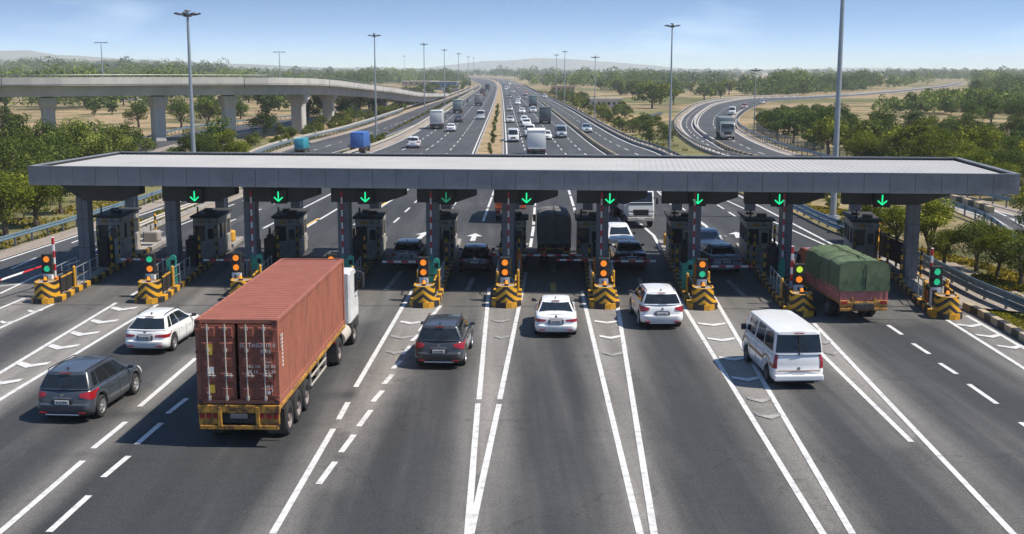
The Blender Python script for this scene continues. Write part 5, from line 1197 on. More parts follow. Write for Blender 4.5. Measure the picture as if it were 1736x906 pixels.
# lorries with tarpaulins and boxes -------------------------------------------
def lorry(name, L_, W_, zf, zt, load, cabcol, body='bodypink', tarp='tarpgreen', boxcol=None, side_h=.75, seed=0, cab_front=False):
    root = empty(name); hw = W_ / 2; y0 = -L_ / 2; y1 = L_ / 2
    mb = MB(); mb.bbox((0, (y0 + y1) / 2 + .6, zf - .25), (.9, L_ + 1.6, .3), .03, 0); mb.bbox((0, 0, zf - .05), (W_, L_, .12), .02, 1)
    mb.build('chassis', [M['chassis'], M['truckyellow'] if load == 'tarp' else M['chassis']], root)
    if load == 'tarp':
        mb = MB(); n = int(L_ / .62)
        for s in (-1, 1):
            mb.box((s * (hw - .04), 0, zf + side_h / 2), (.06, L_ - .1, side_h))
            for i in range(n + 1): mb.box((s * hw, y0 + .06 + i * (L_ - .12) / n, zf + side_h / 2), (.05, .07, side_h))
            mb.box((s * hw, 0, zf + side_h - .04), (.07, L_, .07)); mb.box((s * hw, 0, zf + .05), (.07, L_, .07))
        mb.box((0, y0 + .03, zf + side_h / 2), (W_ - .1, .06, side_h)); mb.box((0, y1 - .03, zf + side_h / 2), (W_ - .1, .06, side_h))
        for x in (-.46, -.17, .17, .46, ): mb.box((x * W_, y0 - .01, zf + side_h / 2), (.06, .05, side_h))
        mb.build('cargo_body', M[body], root)
        # draped sheet
        rows = []; ny = int(L_ / .16); prof = [(-1.02, zf + side_h - .12), (-1.025, zf + side_h + .35), (-1.02, zt - .42), (-.97, zt - .22), (-.8, zt - .1), (-.45, zt - .02), (0, zt), (.45, zt - .02), (.8, zt - .1), (.97, zt - .22), (1.02, zt - .42), (1.025, zf + side_h + .35), (1.02, zf + side_h - .12)]
        pr = []
        for a, b in zip(prof[:-1], prof[1:]):
            for k in range(4): pr.append((a[0] + (b[0] - a[0]) * k / 4, a[1] + (b[1] - a[1]) * k / 4))
        pr.append(prof[-1])
        def wr_(x, y, z): return mnoise.noise(Vector((x * 1.2 + seed, y * 1.5, z * 1.4))) * .05 + (abs(mnoise.noise(Vector((x * 2.6, y * .9 + seed, z * 2.2 + y)))) - .25) * .07
        for j in range(ny + 1):
            y = y0 - .03 + (L_ + .06) * j / ny; sag = -.035 * abs(math.sin(y * 2.6)) ; row = []
            for x, z in pr:
                w = wr_(x, y, z); top = max(0, min(1, (z - (zt - .5)) / .4)); row.append((x * hw + math.copysign(w, x) * (1 - top) * .8, y, z + sag * top + w * top))
            rows.append(row)
        mb = MB(); mb.grid(rows, 0, True)
        for jj, s in ((0, -1), (ny, 1)):            # gathered end flaps
            R0 = rows[jj]; m_ = len(R0) // 2; er = []
            for i in range(m_ + 1):
                a = Vector(R0[i]); b = Vector(R0[-1 - i]); r = []
                for k in range(15):
                    p = a.lerp(b, k / 14); fold = .05 * abs(math.sin((p.x * 5 - p.z * 2.3 + seed) * 1.6)) * min(1, (zt - p.z) * 1.2); r.append((p.x, p.y + s * (.01 + fold), p.z))
                er.append(r)
            mb.grid(er, 0, True)
        if seed == 5:                               # green one
            tp = mb.build('tarpaulin', M[tarp], root, sharp=50)
        else:
            tp = mb.build('tarpaulin', M[tarp], root, sharp=50)
        mb = MB(); mb.tube([(.05, y0 - .1, zf + .5), (.05, y0 - .09, zt - .25), (.05, y0 + .1, zt + .02)] + [(.05 + .03 * math.sin(k), y0 + .1 + k * (L_ - .2) / 8, zt + .03) for k in range(1, 9)], .022, 6)
        for k in range(1, int(L_ / 1.3)):
            y = y0 + k * 1.3; q = [(x * hw * 1.03, y, z + .035) for x, z in prof]; mb.tube(q, .010, 5)
        mb.build('rope', M['chassis'], tp)
    elif load == 'box':
        mb = MB(); mb.bbox((0, 0, (zf + zt) / 2), (W_, L_, zt - zf), .04); n = int(L_ / .5)
        for s in (-1, 1):
            for i in range(1, n): mb.box((s * hw, y0 + i * L_ / n, (zf + zt) / 2), (.02, .03, zt - zf - .3))
        mb.box((0, y0, zt - .06), (W_ + .04, .08, .1)); mb.box((0, y0, zf + .06), (W_ + .04, .08, .1))
        bx = mb.build('cargo_box', M['boxgrey'], root); bx.color = (*boxcol, 1)
        mb = MB(); mb.box((0, y0 - .01, (zf + zt) / 2), (.03, .012, zt - zf - .3))
        for x in (-.5, -.2, .2, .5): mb.cyl((x * 1.2, y0 - .03, zf + .15), (x * 1.2, y0 - .03, zt - .15), .018, .018, 6)
        mb.build('rear_door_rods', M['rail'], bx)
    mb = MB(); mb.bbox((0, y0 - .05, zf - .14), (W_ * .98, .1, .2), .02, 0); mb.bbox((0, y0 - .08, .62), (W_ * .96, .09, .13), .02, 0)
    for s in (-1, 1): mb.bbox((s * (hw - .3), y0 - .04, .85), (.52, .07, .34), .02, 0); mb.box((s * .5, y0 - .05, .9), (.1, .08, .5), 0, 0)
    mb.box((0, y0 + .05, .82), (1.0, .06, .4), 0, 1)
    mb.build('rear_bumper', [M['truckyellow'] if load == 'tarp' else M['chassis'], M['black']], root)
    for s in (-1, 1): mb = MB(); mb.bbox((s * (hw - .22), y0 - .09, .93), (.3, .04, .14), .01); mb.build('tail_light', M['tail'], root)
    plate(root, y0 - .03, .86, -1, True, .5, .14)
    ax = [y0 + 1.6, y1 + .9] + ([y0 + 2.8] if L_ > 6 else [])
    for y in ax:
        for s in (-1, 1): add_wheel(root, s * (hw - .16), y, .48, .28, SRIM); 
        if y < y1:
            for s in (-1, 1): add_wheel(root, s * (hw - .5), y, .48, .26, SRIM)
    cbm = MB(); cab(cbm, hw - .05, y1 + .15, y1 + 1.95, .78, min(zt - .25, 2.9)); co_ = cbm.build('cab', M['paint'], root); co_.color = (*cabcol, 1); Y = y1 + 1.95; zt2 = min(zt - .25, 2.9)
    mb = MB(); mb.prism([(Y - .02, 1.72), (Y + .025, 1.72), (Y - .325, zt2 - .36), (Y - .37, zt2 - .36)], -hw + .17, hw - .17, 0, 'x'); mb.build('windshield', M['glass'], co_)
    for s in (-1, 1):
        x = s * (hw - .05); mb = MB(); mb.prism([(Y - .95, 1.72), (Y - .2, 1.72), (Y - .42, zt2 - .4), (Y - .95, zt2 - .4)], x - .012, x + .012, 0, 'x'); mb.build('side_window', M['glass'], co_)
        mb = MB(); mb.bbox((s * (hw + .17), Y - .1, 1.95), (.18, .1, .46), .04); mb.tube([(s * (hw - .1), Y - .2, 2.2), (s * (hw + .15), Y - .1, 2.1)], .02, 6); mb.build('mirror', M['trim'], co_)
        mb = MB(); mb.bbox((s * (hw - .3), Y + .06, 1.0), (.34, .06, .2), .03); mb.build('headlight', M['tailw'], co_)
    mb = MB(); mb.bbox((0, Y + .05, 1.15), (1.1, .05, .42), .02)
    for z in (1.05, 1.15, 1.25): mb.box((0, Y + .08, z), (1.0, .02, .03))
    mb.build('grille', M['trim'], co_); mb = MB(); mb.bbox((0, Y - .02, .68), (W_ - .1, .25, .3), .05); mb.build('front_bumper', M['trim'] if load == 'tarp' else M['railpale'], root); plate(root, Y + .12, .68, 1, False)
    return root
def put_front(root, px, py, head, L_, **k):
    return put(root, px, py, head, L_ / 2 + 2.0, True, **k)
gt = lorry('lorry', 4.7, 2.2, 1.0, 2.8, 'tarp', (.4, .1, .05), seed=5, side_h=.55); put(gt, 1462, 548, rad(-5), 2.4, label='lorry under a green tarpaulin with faded pink sides', cat='lorry')
g2 = lorry('lorry', 4.4, 1.82, 1.0, 2.95, 'tarp', (.25, .25, .25), body='chassis', tarp='tarpgrey', seed=2, side_h=.35); put(g2, 940, 450, rad(-1), 2.2, label='small lorry under a grey tarpaulin in the centre lane', cat='lorry')
g3 = lorry('lorry', 7.5, 2.0, 1.05, 3.15, 'box', (.62, .61, .58), boxcol=(.55, .53, .5)); put_front(g3, 1086, 388, rad(-5), 7.5, label='white box lorry facing the camera beyond the seventh island', cat='lorry')
g4 = lorry('lorry', 5.5, 2.2, 1.1, 2.9, 'box', (.6, .2, .06), boxcol=(.62, .13, .04)); put(g4, 865, 379, rad(0), 2.75, label='orange lorry half hidden behind the sixth column', cat='lorry')

# far traffic: light one-mesh copies --------------------------------------------
PR = {}
def proto(key, fn, skip=('plate_char', 'seam', 'handle', 'rod', 'reversing')):
    r = fn(); PR[key] = merged_mesh(r, key + '_far', skip); kill(r)
for kk in ('suv', 'hatch', 'sedan', 'van'): proto(kk, lambda kk=kk: make_car(kk, (1, 1, 1), 'car'))
def boxlorry(): return lorry('lorry', 6.2, 2.3, 1.1, 3.5, 'box', (.6, .6, .6), boxcol=(1, 1, 1))
proto('box', boxlorry)
tl0 = lorry('lorry', 6.2, 2.3, 1.1, 3.4, 'tarp', (.3, .1, .05), seed=3, tarp='tarpgrey'); PR['tarp'] = merged_mesh(tl0, 'tarp_far', ('plate_char',)); kill(tl0)
HWY = lambda: 0
def heading_at(pl, Y):
    ys = [p.y for p in pl]; i = max(1, min(len(pl) - 2, int(np.searchsorted(ys, Y)))); d = pl[i + 1] - pl[i - 1]; return math.atan2(d.x, d.y)
def far(key, px, py, color, label, toward=False, road=None, cat=None, off=0., sc=None):
    g = G(px, py); h = heading_at(road or MLi, g.y); f = Vector((math.sin(h), math.cos(h), 0)); L_ = {'box': 3.3, 'tarp': 3.3, 'van': 2.4}.get(key, 2.2)
    if key in ('box', 'tarp') and toward: L_ = 5.0
    o = inst(PR[key], {'box': 'lorry', 'tarp': 'lorry', 'van': 'van'}.get(key, 'car'), None, g + f * L_ + Vector((0, 0, .012)), -h + (math.pi if toward else 0), sc, color)
    tag(o, label=label, cat=cat or {'box': 'lorry', 'tarp': 'lorry', 'van': 'van'}.get(key, 'car'), group='traffic on the roads beyond the plaza'); return o
Wt, Gy, Dk, Bl = (.72, .72, .71), (.3, .31, .32), (.05, .055, .06), (.2, .25, .32)
far('suv', 700, 252, Wt, 'white hatchback nearest the canopy on the left carriageway'); far('sedan', 764, 224, Wt, 'white car right of the pale box lorry on the left carriageway')
far('sedan', 777, 208, Dk, 'dark car ahead of the white car on the left carriageway'); far('box', 739, 220, (.52, .53, .52), 'lorry with pale grey box in the outer left lane of the highway')
far('box', 775, 193, (.20, .25, .24), 'lorry with dark green-grey box on the left carriageway'); far('box', 811, 180, (.3, .28, .27), 'brownish box lorry in the middle of the left carriageway')
far('van', 815, 203, Wt, 'white van near the median on the left carriageway'); far('tarp', 818, 163.5, Gy, 'grey lorry where the left carriageway starts to bend'); far('box', 826, 154, Dk, 'dark lorry far up the left carriageway'); far('suv', 827, 147, Dk, 'tiny dark car far up the left carriageway'); far('sedan', 838, 149, Gy, 'tiny grey car by the median in the far bend')
R_ = MRi
far('van', 870, 242, (.6, .62, .63), 'pale van facing the camera beside the median', True, R_); far('box', 910, 268, (.74, .73, .70), 'white box lorry half hidden by the canopy roof', False, R_); far('van', 898, 233, (.66, .65, .62), 'cream van behind the white box lorry', True, R_)
far('hatch', 927, 238, (.62, .6, .56), 'cream hatchback beside the white box lorry', True, R_); far('van', 952, 235, Bl, 'blue-grey van right of the cream hatchback', True, R_); far('suv', 893, 216, Wt, 'white SUV in the second lane right of the median', True, R_)
far('hatch', 889, 209, Wt, 'white hatchback right behind the white SUV', True, R_); far('sedan', 885, 193, (.6, .6, .6), 'pale sedan ahead of the big dark lorry', True, R_); far('sedan', 878, 178, Wt, 'small white sedan in the second lane', True, R_); far('hatch', 879, 171, Gy, 'small grey hatchback in the second lane', True, R_)
far('sedan', 865, 209, (.35, .35, .35), 'grey sedan in the lane by the median', True, R_); far('hatch', 864, 189, (.25, .25, .26), 'dark grey hatchback by the median', True, R_); far('sedan', 863, 167, Dk, 'small dark sedan by the median', True, R_)
far('box', 925, 211, (.10, .12, .12), 'big dark lorry in the third lane of the right carriageway', False, R_); far('suv', 904, 192, (.4, .42, .42), 'grey SUV before the dark lorry', True, R_); far('box', 904, 182, (.17, .22, .22), 'green-grey lorry beyond the grey SUV', False, R_)
far('suv', 889, 168, Dk, 'small dark SUV in the third lane', True, R_); far('hatch', 891, 161, (.3, .15, .12), 'small brown hatchback in the third lane', True, R_); far('sedan', 870, 158, Gy, 'tiny grey sedan in the first lane', True, R_); far('sedan', 877, 151, (.3, .1, .1), 'tiny dark red sedan near the barrier', True, R_)
far('suv', 862, 150, Gy, 'tiny grey SUV in the distant bend', True, R_); far('van', 858, 153, Wt, 'tiny white van in the distant bend', True, R_); far('hatch', 855, 146, Dk, 'tiny dark hatchback in the distant bend', True, R_); far('sedan', 864, 144, Wt, 'tiny white sedan in the distant bend', True, R_)
far('hatch', 848.5, 141, (.3, .1, .1), 'tiny red car at the far end of the highway', True, R_); far('van', 853, 142.5, Gy, 'tiny grey van at the far end of the highway', True, R_); far('sedan', 842, 139, Dk, 'tiny dark car at the far end of the highway', True, R_)
far('suv', 995, 226, Bl, 'blue-grey SUV alone on the outermost right carriageway', True, R_); far('suv', 924, 167, (.45, .45, .44), 'tiny pale SUV on the outermost right carriageway', True, R_)
RR_ = resample(RO, 6.)
def ramp_head(px, py):
    g = G(px, py); i = min(range(1, len(RR_) - 1), key=lambda i: (RR_[i] - g).length); d = RR_[i + 1] - RR_[i - 1]; return math.atan2(d.x, d.y)
for key, px, py, col_, lab, tw in [('box', 1228, 235, (.16, .19, .19), 'dark green-grey lorry coming down the curving ramp', True), ('van', 1241, 195, Wt, 'white van on the curving ramp', True), ('suv', 1262, 185, (.3, .12, .1), 'small brown car behind the white van on the ramp', True), ('hatch', 1292, 177, Gy, 'tiny grey car at the far side of the ramp bend', True)]:
    g = G(px, py); h = ramp_head(px, py); o = inst(PR[key], 'lorry' if key == 'box' else 'car', None, g + Vector((0, 0, .025)), -h + math.pi, None, col_); tag(o, label=lab, cat='lorry' if key == 'box' else ('van' if key == 'van' else 'car'), group='traffic on the roads beyond the plaza')
far('box', 604, 262, (.04, .13, .38), 'bright blue box lorry on the left service road behind the canopy', False, su, sc=.8); far('box', 503, 262, (.03, .26, .33), 'teal box lorry left of the bright blue one behind the canopy', False, su, sc=.55)
# motorcyclist
g = G(793, 176); t = empty('motorcycle', g, 0, label='motorcycle with rider far up the left carriageway', cat='motorcycle'); mb = MB()
mb.cyl((-.05, -.65, .3), (.05, -.65, .3), .3, .3, 14); mb.cyl((-.05, .65, .3), (.05, .65, .3), .3, .3, 14); mb.bbox((0, 0, .6), (.25, 1.0, .35), .08); mb.tube([(0, .65, .3), (0, .45, 1.0), (.35, .4, 1.05)], .03, 6); mb.build('body', M['trim'], t)
t2 = MB(); t2.cyl((0, -.15, .8), (0, .05, 1.35), .2, .22, 12); t2.cyl((0, .05, 1.35), (0, .08, 1.48), .08, .08, 8)
for s in (-1, 1): t2.tube([(s * .2, .05, 1.3), (s * .3, .25, 1.05), (s * .3, .42, 1.02)], .05, 8); t2.tube([(s * .1, -.15, .8), (s * .2, .2, .7), (s * .2, 0, .3)], .08, 8)
t2.cyl((0, .1, 1.45), (0, .1, 1.62), .12, .12, 12); t2.cyl((0, .1, 1.62), (0, .1, 1.72), .12, .04, 12); o = t2.build('person', M['cloth'], None, label='rider in dark clothing on the distant motorcycle', cat='person'); o.location = g

# ------------------------------------------------------------------ trees
def leaf_mesh(name, centres, radii, n, size, seed, tone_bias=0., flat=.8, shell=.55):
    r = np.random.default_rng(seed); centres = np.array(centres); radii = np.array(radii); w = radii ** 2; w = w / w.sum()
    ci = r.choice(len(centres), n, p=w); d = r.normal(size=(n, 3)); d /= np.linalg.norm(d, axis=1)[:, None]
    rr = (shell + (1 - shell) * r.random(n) ** .5); rr *= 1 + (.22 if len(centres) < 100 else .08) * np.sin(d[:, 0] * 5 + ci) * np.cos(d[:, 1] * 4 + ci * 2)
    P = centres[ci] + d * (radii[ci] * rr)[:, None] * np.array([1, 1, flat])
    nrm = d * .7 + r.normal(size=(n, 3)) * .6; nrm /= np.linalg.norm(nrm, axis=1)[:, None]
    up = r.normal(size=(n, 3)); a = np.cross(nrm, up); a /= np.linalg.norm(a, axis=1)[:, None]; b = np.cross(nrm, a)
    s = size * r.uniform(.55, 1.35, n)[:, None]; k = r.uniform(.45, .8, n)[:, None]
    V = np.stack([P - a * s * .5, P - b * s * k * .5, P + a * s * .5, P + b * s * k * .5], 1).reshape(-1, 3)
    tone = np.clip(.42 + tone_bias + .16 * r.normal(size=n) + (.18 * np.sin(ci * 2.4) if len(centres) < 100 else .2 * np.sin(ci // 3 * 2.4) + .15 * np.sin(centres[ci, 0] * .021 + 2 * np.sin(centres[ci, 1] * .01))), 0, 1)
    me = bpy.data.meshes.new(name); me.vertices.add(4 * n); me.vertices.foreach_set('co', V.ravel()); me.loops.add(4 * n); me.loops.foreach_set('vertex_index', np.arange(4 * n)); me.polygons.add(n); me.polygons.foreach_set('loop_start', np.arange(n) * 4); me.polygons.foreach_set('loop_total', np.full(n, 4))
    me.materials.append(M['leaf']); at_ = me.attributes.new('tone', 'FLOAT', 'POINT'); at_.data.foreach_set('value', np.repeat(tone, 4)); me.update(calc_edges=True); return me
def tree_proto(seed, n, leaf, kind='round'):
    """crown and trunk for a tree 1 unit tall scaled later; built 6.5 m tall"""
    r = random.Random(seed); H = 6.5; tk = MB(); tips = []
    base = [Vector((0, 0, -.1)), Vector((r.uniform(-.1, .1), r.uniform(-.1, .1), .9)), Vector((r.uniform(-.2, .2), r.uniform(-.2, .2), 1.7))]
    tk.cyl(base[0], base[1], .24, .18, 9); tk.cyl(base[1], base[2], .18, .15, 9)
    nb = {'round': 9, 'wide': 11, 'loose': 9, 'bush': 7}[kind]; sp = {'round': 1.9, 'wide': 2.6, 'loose': 1.9, 'bush': 1.9}[kind]
    for i in range(nb):
        a = i * 2.4 + r.uniform(-.4, .4); rr = sp * (.35 + .65 * r.random()) if i else .2
        z = H - 1.1 - 2.0 * (rr / sp) ** 1.6 - r.random() * 1.0
        if kind == 'bush': z = max(.8, z - 2.2 * rr / sp)
        tip = Vector((rr * math.cos(a), rr * math.sin(a), z)); mid = base[2].lerp(tip, .5) + Vector((0, 0, -.2 + r.random() * .3))
        tk.cyl(base[2 if i % 3 else 1], mid, .10, .07, 6); tk.cyl(mid, tip, .07, .03, 6); tips.append((tip, r.uniform(.85, 1.35) * (1.15 if kind == 'wide' else .95)))
        for q in range(2):
            t2 = tip + Vector((r.uniform(-1, 1), r.uniform(-1, 1), r.uniform(-.7, .6))); tk.cyl(mid, t2, .045, .02, 5); tips.append((t2, r.uniform(.5, .85)))
        if kind in ('round', 'bush', 'wide') and i % 2: tips.append((Vector((tip.x * .8, tip.y * .8, max(1.4 if kind != 'bush' else .7, z - 1.6))), r.uniform(.7, 1.0)))
    cr_ = leaf_mesh('crown', [t for t, _ in tips], [q for _, q in tips], n, leaf, seed, {'loose': .12, 'round': 0, 'wide': -.05, 'bush': 0}[kind], .82, .3 if kind == 'loose' else .5)
    to = tk.build('trunk', M['bark']); tm = to.data; bpy.data.objects.remove(to); return cr_, tm
kinds = ['round', 'wide', 'loose', 'bush', 'round']
NEAR = [tree_proto(10 + i, 9500, .17, k) for i, k in enumerate(kinds)]
MID = [tree_proto(30 + i, 3200, .30, k) for i, k in enumerate(kinds)]
FAR = [tree_proto(50 + i, 900, .62, k) for i, k in enumerate(kinds)]
TREES = []
def tree(loc, h, ki, tint, label, group=None, name='tree', wide=1.):
    D = loc.length; P = (NEAR if D < 130 else MID if D < 290 else FAR)[ki]; s = h / 6.5
    t = empty(name, loc, random.uniform(0, 6.28), label=label, cat='tree' if name == 'tree' else 'shrub', group=group); t.scale = (s * wide, s * wide, s)
    c = inst(P[0], 'crown', t, color=tint); k = inst(P[1], 'trunk', t); TREES.append((loc.x, loc.y, h * .32 * wide)); return t
G1, G2, G3, G4 = (1, 1, .95), (.66, .78, .72), (1.35, 1.22, .7), (.75, .8, .95)
def blocked(x, y, m=0.):
    return any(inside(p, x + dx, y + dy) for p in ROADS for dx, dy in ((0, 0), (m, 0), (-m, 0), (0, m), (0, -m)))
def by_px(px, pyb, ptop, ki, tint, label, wide=1., name='tree', group=None):
    g = G(px, pyb); zc = g.y * CT + CAMH * ST; h = (pyb - ptop) * zc / (FPX * CT) * 1.0; return tree(g, h, ki, tint, label, group, name, wide)
# explicit trees
for a in [(10, 402, 262, 0, G3, 'bright bushy tree at the left picture edge, nearest the guard rail', 1.1), (62, 384, 268, 0, G3, 'round tree on the sandy verge, second from the left picture edge', 1.05), (104, 362, 270, 4, G1, 'tree just left of the canopy end on the sandy verge', 1.0),
          (-12, 372, 215, 1, G1, 'large dark tree cut by the left picture edge', 1.15), (40, 345, 206, 1, G1, 'large tree behind the bright bushes at far left', 1.1), (95, 330, 225, 4, G2, 'dark tree by the first viaduct pier', 1.1),
          (140, 320, 192, 2, G1, 'tall loose tree between first and second viaduct piers', 1.0), (198, 305, 204, 2, G1, 'ragged tree left of the second viaduct pier', 1.0), (165, 318, 235, 3, G2, 'low dark bush in front of the ragged tree', 1.3), (120, 322, 240, 3, G2, 'low dark bush right of the first viaduct pier', 1.2),
          (345, 300, 206, 0, G1, 'bushy tree just right of the tallest mast', 1.05), (392, 298, 210, 3, G3, 'bright bush standing behind the canopy left of the fourth pier', 1.2), (312, 300, 225, 3, G2, 'dark bush just left of the tallest mast', 1.1), (365, 290, 196, 0, G2, 'dark tree left of the third viaduct pier', 1.0),
          (235, 216, 168, 0, G1, 'round tree alone in the field between the first two piers', 1.25), (307, 217, 164, 1, G1, 'broad tree left of the tallest mast in the dry field', 1.1), (190, 194, 168, 0, G2, 'dark round tree in the field under the viaduct', 1.2), (160, 197, 166, 4, G2, 'dark tree beside the blue roofed shed', 1.0), (15, 226, 168, 3, G4, 'dull green tree at left edge of the dry field', 1.2),
          (448, 234, 186, 1, (.55, .65, .6), 'dark spreading tree between the third and fourth piers', 1.2), (522, 212, 164, 0, (.6, .7, .65), 'dark round tree between the fourth and fifth piers', 1.1), (587, 205, 168, 4, G2, 'tree between the fifth and sixth piers', 1.1), (425, 250, 222, 3, G1, 'small bush below the dark spreading tree', 1.3), (468, 250, 224, 3, G3, 'bright small bush left of the fourth pier', 1.3),
          (1553, 300, 196, 0, G3, 'bright yellow-green tree standing tallest right of the thick mast', 1.05), (1675, 275, 208, 2, (.75, .75, .8), 'lone dark round tree before the dry field at right', 1.1), (1645, 214, 166, 0, G2, 'first of three round trees in the field at right, nearest the ramp', 1.2), (1680, 213, 164, 4, G2, 'middle one of the three round trees in the field at right', 1.2), (1722, 218, 168, 0, G2, 'last of the three round trees in the field at right', 1.2),
          (1470, 412, 334, 4, G3, 'leafy tree behind the last booth', 1.3), (1520, 420, 330, 0, G3, 'bushy tree right behind the last canopy column', 1.2), (1575, 440, 324, 2, G3, 'loose bright tree below the canopy end at right', 1.15), (1600, 450, 372, 0, G3, 'small round tree by the guard rail under the canopy end', 1.2),
          (1655, 458, 352, 0, G1, 'young tree with thin trunk right of the canopy end', 1.0), (1690, 474, 374, 4, G3, 'young tree by the sandy path near the right picture edge', 1.1), (1730, 486, 378, 0, G1, 'dark tree cut by the right picture edge above the rail', 1.1), (1435, 395, 350, 3, G3, 'low shrub beside the thick mast foot', 1.2),
          (1640, 330, 238, 0, G3, 'broad green tree behind the right roof end', 1.2), (1600, 318, 246, 3, G3, 'bright bush behind the right roof end', 1.3), (1706, 330, 240, 1, G1, 'spreading tree behind the right picture edge', 1.1), (1500, 300, 222, 0, G1, 'olive tree left of the tallest yellow-green tree', 1.1), (1460, 300, 216, 4, G3, 'bright tree behind the roof right of the thick mast', 1.1),
          (1395, 252, 178, 0, (.6, .7, .65), 'tall dark tree inside the ramp bend', 1.2), (1345, 243, 186, 4, G2, 'round tree beside the dark one inside the ramp bend', 1.2), (1380, 255, 196, 3, G1, 'lower tree in front of the dark one inside the ramp bend', 1.2)]:
    by_px(*a)
def hides(x, y, h):
    # keeps the far ramp in open view, as its cleared verge does
    zc = y * CT + CAMH * ST; px = 868 + FPX * x / zc
    if not 1262 < px < 1650: return False
    row = float(np.interp(px, [1254, 1310, 1390, 1500, 1612, 1650], [171, 172, 167, 159, 147, 139])); b = HORY + FPX * CAMH / (zc * CT); tp = HORY + FPX * (CAMH - h) / (zc * CT)
    return b > row and tp < row
def ordn(i): return f"{i}{'th' if 10 < i % 100 < 14 else {1: 'st', 2: 'nd', 3: 'rd'}.get(i % 10, 'th')}"
def scatter(region, n, hr, mind, tints, labels, group, kis=(0, 1, 2, 3, 4), name='tree', wide=(1., 1.25), tries=60):
    """trees on the ground inside a region"""
    new = []; P = [G(*p) for p in region]; poly = np.array([(p.x, p.y) for p in P]); x0, y0 = poly.min(0); x1, y1 = poly.max(0); c = 0
    for _ in range(n * tries):
        if c >= n: break
        x, y = random.uniform(x0, x1), random.uniform(y0, y1)
        h = random.uniform(*hr)
        if not inside(poly, x, y) or hides(x, y, h + .4) or blocked(x, y, 1.2) or any((x - a) ** 2 + (y - b) ** 2 < mind ** 2 for a, b, _ in TREES): continue
        ki = random.choice(kis); ti = random.choice(tints); o = tree(Vector((x, y, ground_h(x, y) - .05)), h, ki, ti, 'x', group, name, random.uniform(*wide)); c += 1
        new.append((x / (y * CT + CAMH * ST), o, ki, ti, h))
    new.sort(key=lambda q: q[0]); nm = labels[0]
    for i, (_, o, ki, ti, h) in enumerate(new):
        sz = 'tall' if h > hr[0] + (hr[1] - hr[0]) * .66 else 'small' if h < hr[0] + (hr[1] - hr[0]) * .33 else 'medium'
        o['label'] = f"{sz} {['round', 'broad', 'loose', 'bushy', 'full'][ki]} {nm}, {ordn(i + 1)} from the left"
    return c
T_ = [G1, G2, G4, G3]
# right side woods
print(scatter([(1290, 236), (1330, 252), (1736, 262), (1760, 245), (1560, 235), (1450, 236), (1400, 200), (1320, 180), (1290, 205)], 62, (3.2, 5.6), 4.2, [G1, G2, G1, G2], ['tree right of the ramp bend'], 'trees in the wood right of the ramp bend'),
 scatter([(1560, 330), (1760, 420), (1760, 300), (1430, 262), (1370, 262)], 26, (4, 6.5), 4.0, [G1, G3, G3], ['bright tree behind the right roof half'], 'bright trees behind the right half of the roof'),
 scatter([(1300, 186), (1450, 181), (1620, 170), (1736, 168), (1736, 160), (1560, 160), (1400, 172), (1290, 178)], 30, (2.5, 8), 7, [G2, G1, G1], ['dark tree beyond the right field'], 'dark trees in the rows beyond the right field'),
 scatter([(1040, 170), (1140, 195), (1160, 180), (1250, 160), (1300, 156), (1120, 152), (1010, 152)], 34, (5, 8), 8, [G2, G1, G3], ['tree between highway and ramp'], 'trees of the wood between highway and ramp'),
 # left fields under and behind the viaduct
 scatter([(0, 190), (330, 192), (330, 165), (-40, 165)], 16, (5, 8), 9, [G2, G1], ['tree in the field under the viaduct'], 'scattered trees in the field under the viaduct'),
 scatter([(340, 235), (620, 206), (690, 180), (560, 165), (340, 175)], 36, (5, 8), 5, [G2, G1, G4], ['tree behind the viaduct piers'], 'trees of the wood behind the viaduct piers'),
 scatter([(-60, 330), (110, 300), (240, 275), (150, 262), (-60, 280)], 12, (4.5, 6.5), 3.5, [G1, G2], ['dark tree at the left viaduct piers'], 'bushy trees at the foot of the left viaduct piers'))
# shrubs
print(scatter([(660, 236), (815, 148), (818, 146), (750, 176), (590, 262)], 85, (1.1, 2.2), 1.0, [G1, G3, G3], ['shrub in the strip left of the highway'], 'shrubs in the strip left of the highway', (3,), 'shrub', (1.2, 1.7)),
 scatter([(1124, 256), (1010, 198), (935, 160), (960, 158), (1060, 186), (1135, 225), (1150, 262)], 95, (1.8, 3.4), 1.6, [G1, G3, G1], ['shrub on the bank right of the highway'], 'shrubs on the bank right of the highway', (3, 0), 'shrub', (1.2, 1.6)),
 scatter([(165, 398), (240, 372), (290, 350), (420, 298), (450, 300), (300, 362), (215, 395)], 12, (.5, 1.2), .8, [G3, G1], ['weedy shrub between the outer left lanes'], 'weedy shrubs between the outer left lanes', (3,), 'shrub', (1.5, 2.0)),
 scatter([(820, 262), (850, 262), (848, 165), (846, 165)], 26, (.5, 1.0), 1.5, [G1, G2], ['small clipped shrub on the highway median'], 'small shrubs on the median', (3,), 'shrub', (1.1, 1.5)) if False else 0)
scatter([(470, 262), (600, 228), (722, 186), (700, 178), (560, 203), (420, 246)], 70, (1.2, 3.0), 1.6, [G1, G3, G1], ['shrub between the viaduct piers and the service road'], 'shrubs between the viaduct piers and the service road', (3, 0), 'shrub', (1.2, 1.6))
scatter([(1255, 300), (1340, 330), (1420, 365), (1420, 300), (1300, 285)], 16, (.7, 1.6), 1.2, [G3, G1], ['weedy shrub between ramp and right guard rail'], 'weedy shrubs between ramp and right rail', (3,), 'shrub', (1.3, 1.8))
scatter([(690, 182), (815, 146), (790, 142), (640, 165)], 40, (2.5, 6), 4, [G2, G1], ['tree beside the service road left of the far masts'], 'trees beside the service road left of the far masts')
ym = 122.
